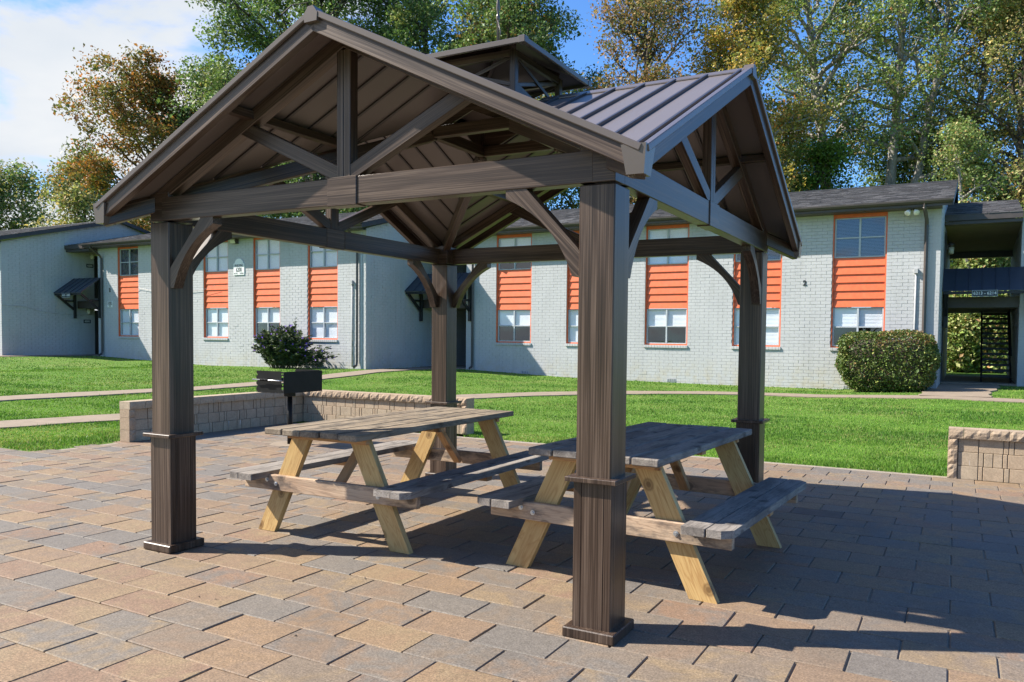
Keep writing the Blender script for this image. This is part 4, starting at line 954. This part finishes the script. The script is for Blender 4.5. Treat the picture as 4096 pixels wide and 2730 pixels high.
# ------------------------------------------------------------------ vegetation
M['leaf'] = mat_leaf('tree_leaves', .32, .5, .28)
M['hedgeleaf'] = mat_leaf('hedge_leaves', .18, .5, .3)
def mat_bark(name, c0, c1):
    m, t, b = newmat(name); g = N(t, 'ShaderNodeNewGeometry').outputs['Position']; mp_ = N(t, 'ShaderNodeMapping'); mp_.inputs['Scale'].default_value = (6, 6, 1.6); L(t, g, mp_.inputs[0])
    n1 = noise(t, mp_.outputs[0], 1.0, 6, .7, .5); L(t, ramp(t, n1, [(.35, c0), (.65, c1)]), b.inputs['Base Color']); setb(b, .9, .2); bump(t, b, n1, .8, .05); return m
M['bark'] = mat_bark('grey_bark', (.16, .14, .12), (.46, .42, .37)); M['darkbark'] = mat_bark('brown_bark', (.045, .036, .028), (.15, .12, .095))
def at(px, Y):
    """world x of photograph column px (2353-wide scale) at depth y = Y"""
    d = CF+CR*((px*4096/2353-2048-PPX)/FPX); return float(CAM[0]+d[0]*(Y-CAM[1])/d[1])
def leaf_quads(c, size, rng, up=.35, asp=.62):
    n = len(c); nr = rng.normal(size=(n, 3)); nr[:, 2] = np.abs(nr[:, 2])*.8+up; nr /= np.linalg.norm(nr, axis=1)[:, None]
    a = np.cross(nr, rng.normal(size=(n, 3))); a /= np.linalg.norm(a, axis=1)[:, None]; b = np.cross(nr, a)
    sz = (size*np.exp(rng.normal(0, .28, n)))[:, None]
    return np.stack([c-a*sz*.5, c-b*sz*.5*asp+nr*sz*.06, c+a*sz*.5, c+b*sz*.5*asp+nr*sz*.06], 1).reshape(-1, 3)
def curve3(p0, p1, bend, n, rng, wob):
    t = np.linspace(0, 1, n)[:, None]; P = p0+(p1-p0)*t+np.array(bend)*(t*(1-t)*4); P[1:-1] += rng.normal(0, wob, (n-2, 3)); return P
def tree(name, label, base, H, R, palette, nleaf, seed, t0=.3, trunk_r=.3, lean=(0, 0), bark='darkbark', leaf=.17, nlimb=20, clump=.5, cat='tree', group='trees behind the apartment blocks', trunks=None, zs=.75, up=.35, low=1.0):
    rng = np.random.default_rng(seed); t = thing(name, label, cat, base, 0.0, group); mb = MB(); cl = []; cw = []
    specs = trunks or [(lean, 1.0)]
    for (ln_, hf) in specs:
        top = np.array([ln_[0], ln_[1], H*.93*hf]); tp = curve3(np.zeros(3), top, (rng.normal(0, .25), rng.normal(0, .2), 0), 9, rng, .12); tp[:, 2] = np.linspace(-.3, top[2], 9)
        mb.tube(tp, [trunk_r*hf*(1-.86*i/8)+.02 for i in range(9)], 9)
        nl = max(4, int(nlimb/len(specs)))
        for k in range(nl):
            f = t0+(.97-t0)*(k+rng.uniform(.2, .8))/nl; i = f*8; j = min(int(i), 7); p = tp[j]+(tp[j+1]-tp[j])*(i-j)
            az = k*2.399+rng.uniform(-.5, .5); x = (f-t0)/(1-t0); prof = max(.25, math.sin(math.pi*(x*.80+.14*low))**.75); ln = R*prof*rng.uniform(.75, 1.2)
            el = math.radians(8+52*x+rng.uniform(-10, 14)); dv = np.array([math.cos(az)*math.cos(el), math.sin(az)*math.cos(el), math.sin(el)])
            q_ = p+dv*ln; cv_ = curve3(p, q_, (0, 0, ln*.07), 6, rng, ln*.025); r0 = trunk_r*hf*(1-.8*f)*.55+.025; mb.tube(cv_, [r0*(1-.8*a/5)+.012 for a in range(6)], 6, False)
            for s_ in range(6):
                g = rng.uniform(.30, 1.0); m_ = g*5; jj_ = min(int(m_), 4); p2 = cv_[jj_]+(cv_[jj_+1]-cv_[jj_])*(m_-jj_); d2 = dv+rng.normal(0, .75, 3); d2[2] += .15; d2 /= np.linalg.norm(d2); l2 = ln*rng.uniform(.18, .38)+.25
                q2 = p2+d2*l2; c2 = curve3(p2, q2, (0, 0, l2*.05), 4, rng, l2*.03); mb.tube(c2, [r0*.38+.008, r0*.28+.007, r0*.18+.006, .006], 5, False)
                cl += [q2, p2+d2*l2*.55]; cw += [1.0, .5]
                for w_ in range(2):
                    d3 = d2+rng.normal(0, .8, 3); d3 /= np.linalg.norm(d3); q3 = p2+d2*l2*rng.uniform(.4, .9)+d3*l2*.55; mb.tube([p2+d2*l2*.6, q3], [.012, .005], 4, False); cl.append(q3); cw.append(.7)
    tr = mb.build('trunk', M[bark], t, True)
    cl = np.array(cl); cw = np.array(cw)*rng.uniform(.15, 1.6, len(cl)); cw /= cw.sum(); cnt = rng.multinomial(nleaf, cw); ids = np.repeat(np.arange(len(cl)), cnt)
    sg = clump*rng.uniform(.65, 1.25, len(cl)); off = rng.normal(size=(len(ids), 3)); rad = np.linalg.norm(off, axis=1)[:, None]; off = off/rad*np.minimum(rad, 1.75)
    P = cl[ids]+off*sg[ids][:, None]*np.array([1, 1, zs])
    pal = np.array([c for c, w in palette]); pw = np.array([w for c, w in palette], float); pw /= pw.sum()
    cpal = rng.choice(len(pal), len(cl), p=pw); lp = np.where(rng.random(len(ids)) < .62, cpal[ids], rng.choice(len(pal), len(ids), p=pw))
    col = 1.22*pal[lp]*np.exp(rng.normal(0, .22, (len(ids), 1)))*(1+rng.normal(0, .06, (len(ids), 3)))
    cr = fast_mesh('crown', leaf_quads(P, leaf, rng, up), 4, M['leaf'], t, cols=np.repeat(np.clip(col, .004, .9), 4, 0)); stuff(cr) if False else None
    return t
GREEN = [((.105, .165, .050), 4), ((.155, .225, .072), 3), ((.058, .092, .030), 3), ((.22, .24, .085), 1.2)]
MAPLE = [((.15, .14, .045), 3), ((.28, .13, .038), 3), ((.20, .145, .045), 3), ((.40, .165, .038), 1.3), ((.10, .12, .035), 2.5)]
BROWN = [((.23, .15, .070), 3), ((.15, .145, .055), 3), ((.29, .175, .075), 2), ((.09, .11, .038), 2)]
GOLD = [((.36, .265, .060), 3), ((.24, .22, .055), 3), ((.15, .175, .045), 3), ((.40, .225, .05), 1.2)]
OLIVE = [((.145, .200, .058), 4), ((.215, .265, .085), 3), ((.085, .125, .038), 3), ((.32, .28, .12), 1.4), ((.34, .18, .08), .4)]
PALE = [((.28, .25, .10), 3), ((.20, .22, .08), 3), ((.38, .28, .12), 2), ((.13, .16, .055), 2)]
def T(px, Y, name, label, top, hw, pal, nl, seed, **k):
    """tree whose foot is in photograph column px at depth Y; top and half-width given in photograph pixels"""
    x = at(px, Y); D = float((np.array([x, Y, 1.5])-CAM) @ CF); pm_ = FPX*2353/4096/D
    k.setdefault('leaf', .0035*D); k.setdefault('clump', .0118*D); nl = int(nl*1.9)
    return tree(name, label, (x, Y, 0), 1.5+(775-top)/pm_, hw/pm_, pal, nl, seed, **k)
T(735, 36, 'oak_tree', 'tall dense green tree behind the pavilion gable', -140, 265, GREEN, 50000, 101, t0=.24, trunk_r=.42, nlimb=40)
T(965, 38, 'oak_tree', 'tall green tree rising between gable and cupola', -150, 235, GREEN, 42000, 102, t0=.24, trunk_r=.38, nlimb=36)
T(1175, 36, 'oak_tree', 'green tree behind the cupola tinged brown at its right edge', -20, 205, GREEN+[((.19, .12, .04), 1.4)], 34000, 103, t0=.26, trunk_r=.34, nlimb=32)
T(352, 33, 'maple_tree', 'orange-brown maple left of the pavilion roof', 178, 150, MAPLE, 22000, 104, t0=.36, trunk_r=.24, nlimb=32, clump=.5, lean=(-.2, 0))
T(520, 36, 'maple_tree', 'green and rust maple between the orange maple and the gable', 165, 115, GREEN+MAPLE+GREEN, 20000, 105, t0=.30, trunk_r=.24, nlimb=26)
T(200, 48, 'sweetgum_tree', 'pale yellow-green tree beyond the left roof', 385, 85, PALE, 11000, 106, t0=.36, trunk_r=.2, nlimb=22)
T(60, 50, 'sweetgum_tree', 'thin half-bare tree at the far left', 395, 75, PALE+GREEN, 4000, 107, t0=.34, trunk_r=.2, nlimb=24)
T(-40, 46, 'sweetgum_tree', 'leafy green-yellow tree cut by the left edge', 420, 85, PALE+GREEN, 8000, 108, t0=.30, trunk_r=.2, nlimb=20)
T(312, 46, 'sweetgum_tree', 'low green tree peeping over the left gable ridge', 478, 60, GREEN+PALE, 8000, 109, t0=.3, trunk_r=.18, nlimb=16)
T(640, 46, 'sweetgum_tree', 'green tree seen under the front gable beam', 330, 150, GREEN+OLIVE, 9000, 110, t0=.24, trunk_r=.22, nlimb=24)
T(1478, 35, 'oak_tree', 'brown-leaved oak standing right of the cupola', -90, 130, BROWN, 15000, 111, t0=.36, trunk_r=.28, nlimb=36, clump=.48)
T(1690, 37, 'sycamore_tree', 'golden yellow tree behind the right gable ridge', -60, 150, GOLD, 26000, 112, t0=.30, trunk_r=.3, nlimb=34, bark='bark')
T(1790, 42, 'sweetgum_tree', 'rusty half-bare tree right of the right gable', 215, 85, MAPLE+OLIVE, 9000, 113, t0=.30, trunk_r=.18, nlimb=22)
T(1950, 44, 'sycamore_tree', 'pale-trunked tall tree leaning left above the grey roof', -260, 185, OLIVE, 15000, 114, t0=.46, trunk_r=.48, nlimb=36, bark='bark', lean=(-3.2, .4))
T(2005, 45.5, 'sycamore_tree', 'tall double-trunked tree at the centre of the right-hand wood', -260, 205, OLIVE, 19000, 115, t0=.45, trunk_r=.42, nlimb=40, bark='bark', trunks=[((1.3, .3), 1.0), ((4.2, -.4), .9)])
T(2160, 47, 'sycamore_tree', 'slender yellow-green tree leaning right in the wood', -160, 160, OLIVE+GOLD, 12500, 116, t0=.42, trunk_r=.28, nlimb=34, bark='bark', lean=(2.8, 0))
T(2330, 44, 'sweetgum_tree', 'pale yellow-green tree at the right edge', -60, 165, PALE, 14000, 117, t0=.28, trunk_r=.26, nlimb=34)
T(2300, 48, 'sweetgum_tree', 'rust-red small tree above the stairwell roof', 370, 110, MAPLE+BROWN, 8000, 118, t0=.2, trunk_r=.16, nlimb=22)
T(1868, 40, 'sweetgum_tree', 'bright green small tree over the grey roof beside the right gable', 320, 95, [((.14, .22, .04), 3), ((.09, .16, .03), 3)], 11000, 119, t0=.22, trunk_r=.16, nlimb=22)
T(2085, 50, 'sweetgum_tree', 'dull green small tree behind the trunks', 290, 130, OLIVE+GREEN, 13000, 120, t0=.18, trunk_r=.16, nlimb=24)
T(1330, 46, 'oak_tree', 'dark green tree low behind the roof in the centre', 330, 170, GREEN, 18000, 121, t0=.2, trunk_r=.2, nlimb=26)
T(2450, 46, 'sycamore_tree', 'tall olive tree beyond the right edge', -60, 170, OLIVE, 9000, 122, t0=.25, trunk_r=.28, nlimb=26)
# understory seen through the stairwell
UND = [((.15, .22, .055), 4), ((.24, .29, .09), 3), ((.36, .35, .14), 2), ((.36, .22, .09), .6)]
for k, (px, Y, tp, hw_, lb) in enumerate(((2205, 34.5, 690, 45, 'low leafy shrub seen through the left of the stairwell'), (2250, 37, 560, 60, 'shrubby sapling seen through the stairwell beside the stairs'), (2300, 35.5, 640, 55, 'leafy shrub seen between the stair treads'), (2345, 38, 540, 60, 'sapling behind the top of the stairs'), (2225, 40, 480, 80, 'taller sapling deep in the wood behind the stairwell'), (2310, 42, 470, 90, 'leafy tree closing the view behind the stairwell'))):
    T(px, Y, 'woodland_shrub', lb, tp, hw_, UND, 8000, 140+k, t0=.06, trunk_r=.07, nlimb=22, leaf=.15, clump=.45, cat='shrub', group='shrubs behind the stairwell', bark='bark', low=1.6)
T(2262, 36.5, 'sycamore_tree', 'pale bare trunk seen through the stairwell', 250, 70, OLIVE, 4000, 150, t0=.55, trunk_r=.12, nlimb=12, bark='bark', lean=(-1.4, 0))
# --- clipped hedge
hs, hd = 1.27, dR-1.02
hg = thing('clipped_hedge', 'rounded clipped green hedge at the building corner', 'hedge', B2W(hs, hd, .08), BANG)
rng = np.random.default_rng(77); n = 30000
p_ = 4.6
def se(c): return np.sign(c)*np.abs(c)**(2/p_)
dv_ = rng.normal(size=(n, 3)); dv_ *= np.array([1.25, .78, .84])**.5; dv_ /= np.linalg.norm(dv_, axis=1)[:, None]; rs_ = (np.abs(dv_)**p_).sum(1)**(-1/p_); X, Y_, Z = (dv_*rs_[:, None]).T
lump = 1+.05*np.sin(4.3*X+3*Z)*np.sin(5*Z-2*X)+.035*np.sin(11*X+1)*np.sin(9*Z)*np.cos(7*Y_)+rng.normal(0, .02, n); dep = 1-np.abs(rng.normal(0, .085, n)); rr_ = lump*dep
zz = .86+Z*.84*rr_; wid = 1-.13*np.clip((.75-zz)/.75, 0, 1)
P = np.stack([X*1.25*rr_*wid, Y_*.78*rr_*wid, np.maximum(zz, .02)], -1)
pal = np.array([(.085, .130, .030), (.130, .180, .040), (.055, .09, .022), (.20, .22, .055), (.22, .14, .055)]); lp = rng.choice(5, n, p=[.34, .28, .22, .10, .06]); topm = (Z > .6) & (X > -.2) & (rng.random(n) < .3); lp[topm] = 4
col = pal[lp]*np.exp(rng.normal(0, .25, (n, 1)))
fast_mesh('leaves', leaf_quads(P, .060, rng, .25, .6), 4, M['hedgeleaf'], hg, cols=np.repeat(col, 4, 0))
tw = MB()
for k in range(70):
    a = random.uniform(0, 6.28); r_ = random.uniform(.2, .9); tw.tube([(random.uniform(-.5, .5), random.uniform(-.2, .2), 0), (math.cos(a)*.8*r_, math.sin(a)*.45*r_, .6), (math.cos(a)*1.15*r_, math.sin(a)*.7*r_, random.uniform(.7, 1.6))], [.014, .009, .004], 4, False)
tw.build('twigs', M['darkbark'], hg)
core = MB(); gu, gv = 18, 10; Vc = []
for j in range(gv+1):
    for i in range(gu):
        uu, vv = 2*math.pi*i/gu, math.pi*j/gv; Vc.append((float(se(math.sin(vv))*se(math.cos(uu)))*1.0, float(se(math.sin(vv))*se(math.sin(uu)))*.58, .84+float(se(math.cos(vv)))*.66))
core.add(Vc, [[j*gu+i, j*gu+(i+1) % gu, (j+1)*gu+(i+1) % gu, (j+1)*gu+i] for j in range(gv) for i in range(gu)]).build('inner_growth', M['darkbark'], hg)
# --- purple-flowered bush
fb_ = thing('flowering_bush', 'dark green bush with small purple flowers against the grey brick wall', 'bush', B2W(-18.95, dM-.95, .24), BANG)
rng = np.random.default_rng(78); sm = MB(); LP, LD, FP = [], [], []
for k in range(300):
    main = k < 255; a = rng.uniform(0, 2*math.pi); sp = rng.uniform(.1, 1.0)**.7
    ex, ey, h_ = (math.cos(a)*1.40*sp, math.sin(a)*.66*sp, rng.uniform(.75, 1.66)*(1-.30*sp*sp)) if main else (rng.uniform(.9, 2.3), rng.uniform(-.2, .5), rng.uniform(.25, .9))
    if k % 23 == 0: h_ *= 1.18
    b0 = np.array([ex*.42+rng.normal(0, .1), ey*.35, 0]) if main else np.array([rng.uniform(.5, 1.7), rng.uniform(-.1, .4), 0]); e_ = np.array([ex, ey, h_]); pts = curve3(b0, e_, (0, 0, .18), 7, rng, .02); sm.tube(pts, [.007, .006, .006, .005, .004, .003, .002], 4, False)
    for q_ in range(95 if main else 26):
        f = rng.uniform(.10, 1)*6; j = min(int(f), 5); p = pts[j]+(pts[j+1]-pts[j])*(f-j); d = rng.normal(0, 1, 3); d[2] = abs(d[2])*.5-.05; d /= np.linalg.norm(d); LP.append(p+d*.06); LD.append(d)
    if rng.random() < .42: FP.append(pts[-1]+np.array([0, -.02, .03]))
    if rng.random() < .25: FP.append(pts[5]+rng.normal(0, .06, 3)+np.array([0, -.05, 0]))
sm.build('stems', M['darkbark'], fb_)
LP, LD = np.array(LP), np.array(LD); n = len(LP); sd_ = np.cross(LD, rng.normal(size=(n, 3))); sd_ /= np.linalg.norm(sd_, axis=1)[:, None]; ln_ = rng.uniform(.10, .18, n)[:, None]; wd = ln_*.11+.005
Vq = np.stack([LP-LD*ln_*.5, LP-sd_*wd, LP+LD*ln_*.5-np.array([0, 0, .02]), LP+sd_*wd], 1).reshape(-1, 3)
pal = np.array([(.040, .066, .022), (.060, .092, .030), (.09, .115, .042), (.030, .048, .02)]); col = pal[rng.choice(4, n)]*np.exp(rng.normal(0, .2, (n, 1))); fast_mesh('leaves', Vq, 4, M['hedgeleaf'], fb_, cols=np.repeat(col, 4, 0))
M['petal'] = mat_plain('purple_petal', (.22, .085, .52), .6, .2, 20)
for p in FP:
    m = MB(); V = [(0, 0, -.01)]; F = []; r_ = rng.uniform(.032, .046)
    for i in range(10): a = i*math.pi/5; rr = r_*(1.0 if i % 2 else .55); V.append((rr*math.cos(a), -.012+rng.normal(0, .004), rr*math.sin(a)))
    F = [[0, 1+i, 1+(i+1) % 10] for i in range(10)]; tilt = Matrix.Rotation(rng.uniform(-.9, .9), 4, 'Z') @ Matrix.Rotation(rng.uniform(-.6, .6), 4, 'X')
    m.add([tuple(tilt @ Vector(x)+Vector(p)) for x in V], F).build('flower', M['petal'], fb_)
# --- grass blades over the lawn
rng = np.random.default_rng(5); n = 420000
uu = rng.uniform(-150, 4250, n); vv_ = 1415+(1960-1415)*rng.random(n)**1.1
d = CF[None]+CR[None]*((uu-2048-PPX)/FPX)[:, None]-CU[None]*((vv_-1365-PPY)/FPX)[:, None]
zt_ = np.zeros(n)
for _ in range(6):
    tpar = (zt_-CAM[2])/d[:, 2]; X = CAM[0]+d[:, 0]*tpar; Y_ = CAM[1]+d[:, 1]*tpar; zt_ = gz(np.clip(X, -60, 60), np.clip(Y_, -12, 60))
ok = (d[:, 2] < -.01) & (tpar > 0) & (X > -55) & (X < 14) & (Y_ > -4) & (Y_ < 30)
def near_path(X, Y_):
    r = np.zeros(len(X), bool)
    for c, w in PATHS:
        cs_ = c[::2]; dm = np.full(len(X), 9e9)
        for p in cs_: dm = np.minimum(dm, (X-p[0])**2+(Y_-p[1])**2)
        for p, q_ in zip(c[:-1], c[1:]): mid = (p+q_)/2; dm = np.minimum(dm, (X-mid[0])**2+(Y_-mid[1])**2)
        r |= dm < (w/2-.03)**2
    return r
X, Y_, zt_ = X[ok], Y_[ok], zt_[ok]
s_ = X*math.cos(BANG)+Y_*math.sin(BANG); d_ = -X*math.sin(BANG)+Y_*math.cos(BANG)
bad = in_patio(X, Y_, .05*rng.random(len(X))**2) | near_path(X, Y_) | ((s_ < sL1) & (d_ > dL)) | ((s_ < sM1) & (s_ >= sL1) & (d_ > dM)) | ((s_ >= sM1) & (s_ < sR1) & (d_ > dR)) | ((s_ >= sR1) & (d_ > dN))
bad |= (X > -7.05) & (X < -6.78) & (Y_ > 1.5) & (Y_ < 5) | (X > -7) & (X < -3.38) & (Y_ > 4.6) & (Y_ < 5.0) | (X > 3.1) & (Y_ > 4.4) & (Y_ < 4.68)
bad |= ((s_-hs)/1.15)**2+((d_-hd)/.72)**2 < 1
X, Y_, zt_ = X[~bad], Y_[~bad], zt_[~bad]; n = len(X)
dist = np.hypot(X-CAM[0], Y_-CAM[1]); w_ = np.maximum(.005, dist/782*.42)*rng.uniform(.7, 1.4, n)
def vnoise(x, y, seed):
    g = np.random.default_rng(seed).normal(0, 1, (64, 64)); xi, yi = np.floor(x).astype(int), np.floor(y).astype(int); fx, fy = x-xi, y-yi; fx = fx*fx*(3-2*fx); fy = fy*fy*(3-2*fy)
    G = lambda a, b: g[a % 64, b % 64]
    return (G(xi, yi)*(1-fx)+G(xi+1, yi)*fx)*(1-fy)+(G(xi, yi+1)*(1-fx)+G(xi+1, yi+1)*fx)*fy
patch = .75*vnoise(X*.45, Y_*.8, 1)+.55*vnoise(X*1.3, Y_*2.2, 2)+.35*vnoise(X*4, Y_*6, 3)
lush = vnoise(X*.7+9, Y_*1.3, 4)+.6*vnoise(X*2.6, Y_*4.4, 5)
hgt = (.014+.013*rng.random(n)+.008*np.clip(lush, -1, 1.5))*np.where(rng.random(n) < .03, 1.7, 1.0); az = rng.uniform(0, 2*math.pi, n); ln_ = rng.uniform(.1, .9, n)*hgt
bx_, by_ = np.cos(az), np.sin(az); tx, ty = rng.normal(0, 1, n), rng.normal(0, 1, n)
P0 = np.stack([X-bx_*w_, Y_-by_*w_, zt_-.012], -1); P1 = np.stack([X+bx_*w_, Y_+by_*w_, zt_-.012], -1); P2 = np.stack([X+tx*ln_*.6, Y_+ty*ln_*.6, zt_+hgt], -1)
pal = np.array([(.112, .225, .028), (.160, .290, .038), (.082, .175, .024), (.26, .30, .075), (.35, .31, .13)]); dry = np.clip(patch-.15, 0, 1)*.34
r_ = rng.random(n); lp = np.where(r_ < dry, 3+(rng.random(n) < .4), rng.choice(3, n, p=[.45, .35, .20])); lp = np.where(rng.random(n) < .05, 3, lp); col = pal[lp]*np.exp(rng.normal(0, .16, (n, 1)))*np.exp(-.20*np.clip(lush, -1.5, 1.5))[:, None]*np.stack([1-.12*np.clip(lush, 0, 1.5), np.ones(n), np.ones(n)], -1)
gcol = np.repeat(col, 3, 0); gr_ = fast_mesh('grass', np.stack([P0, P1, P2], 1).reshape(-1, 3), 3, M['grass'], None, cols=gcol); stuff(gr_); gr_['label'] = 'mown green lawn grass around the patio'; gr_['category'] = 'grass'
# --- small litter on the paving
rng = np.random.default_rng(9); V, F = [], []
for k in range(150):
    x, y = rng.uniform(-6.5, 5.5), rng.uniform(-4.2, 4.3); r_ = rng.uniform(.004, .013); a0 = rng.uniform(0, 6.3); i = len(V)
    for j in range(5): a = a0+j*1.2566; V.append((x+r_*math.cos(a)*rng.uniform(.6, 1.2), y+r_*.6*math.sin(a), .003+rng.uniform(0, .002)))
    V.append((x, y, .004+r_*.5)); F += [[i+j, i+(j+1) % 5, i+5] for j in range(5)]
lt_ = mesh_obj('litter', V, F, M['darkbark']); stuff(lt_); lt_['label'] = 'tiny dark leaf scraps and grit scattered on the pavers'; lt_['category'] = 'litter'
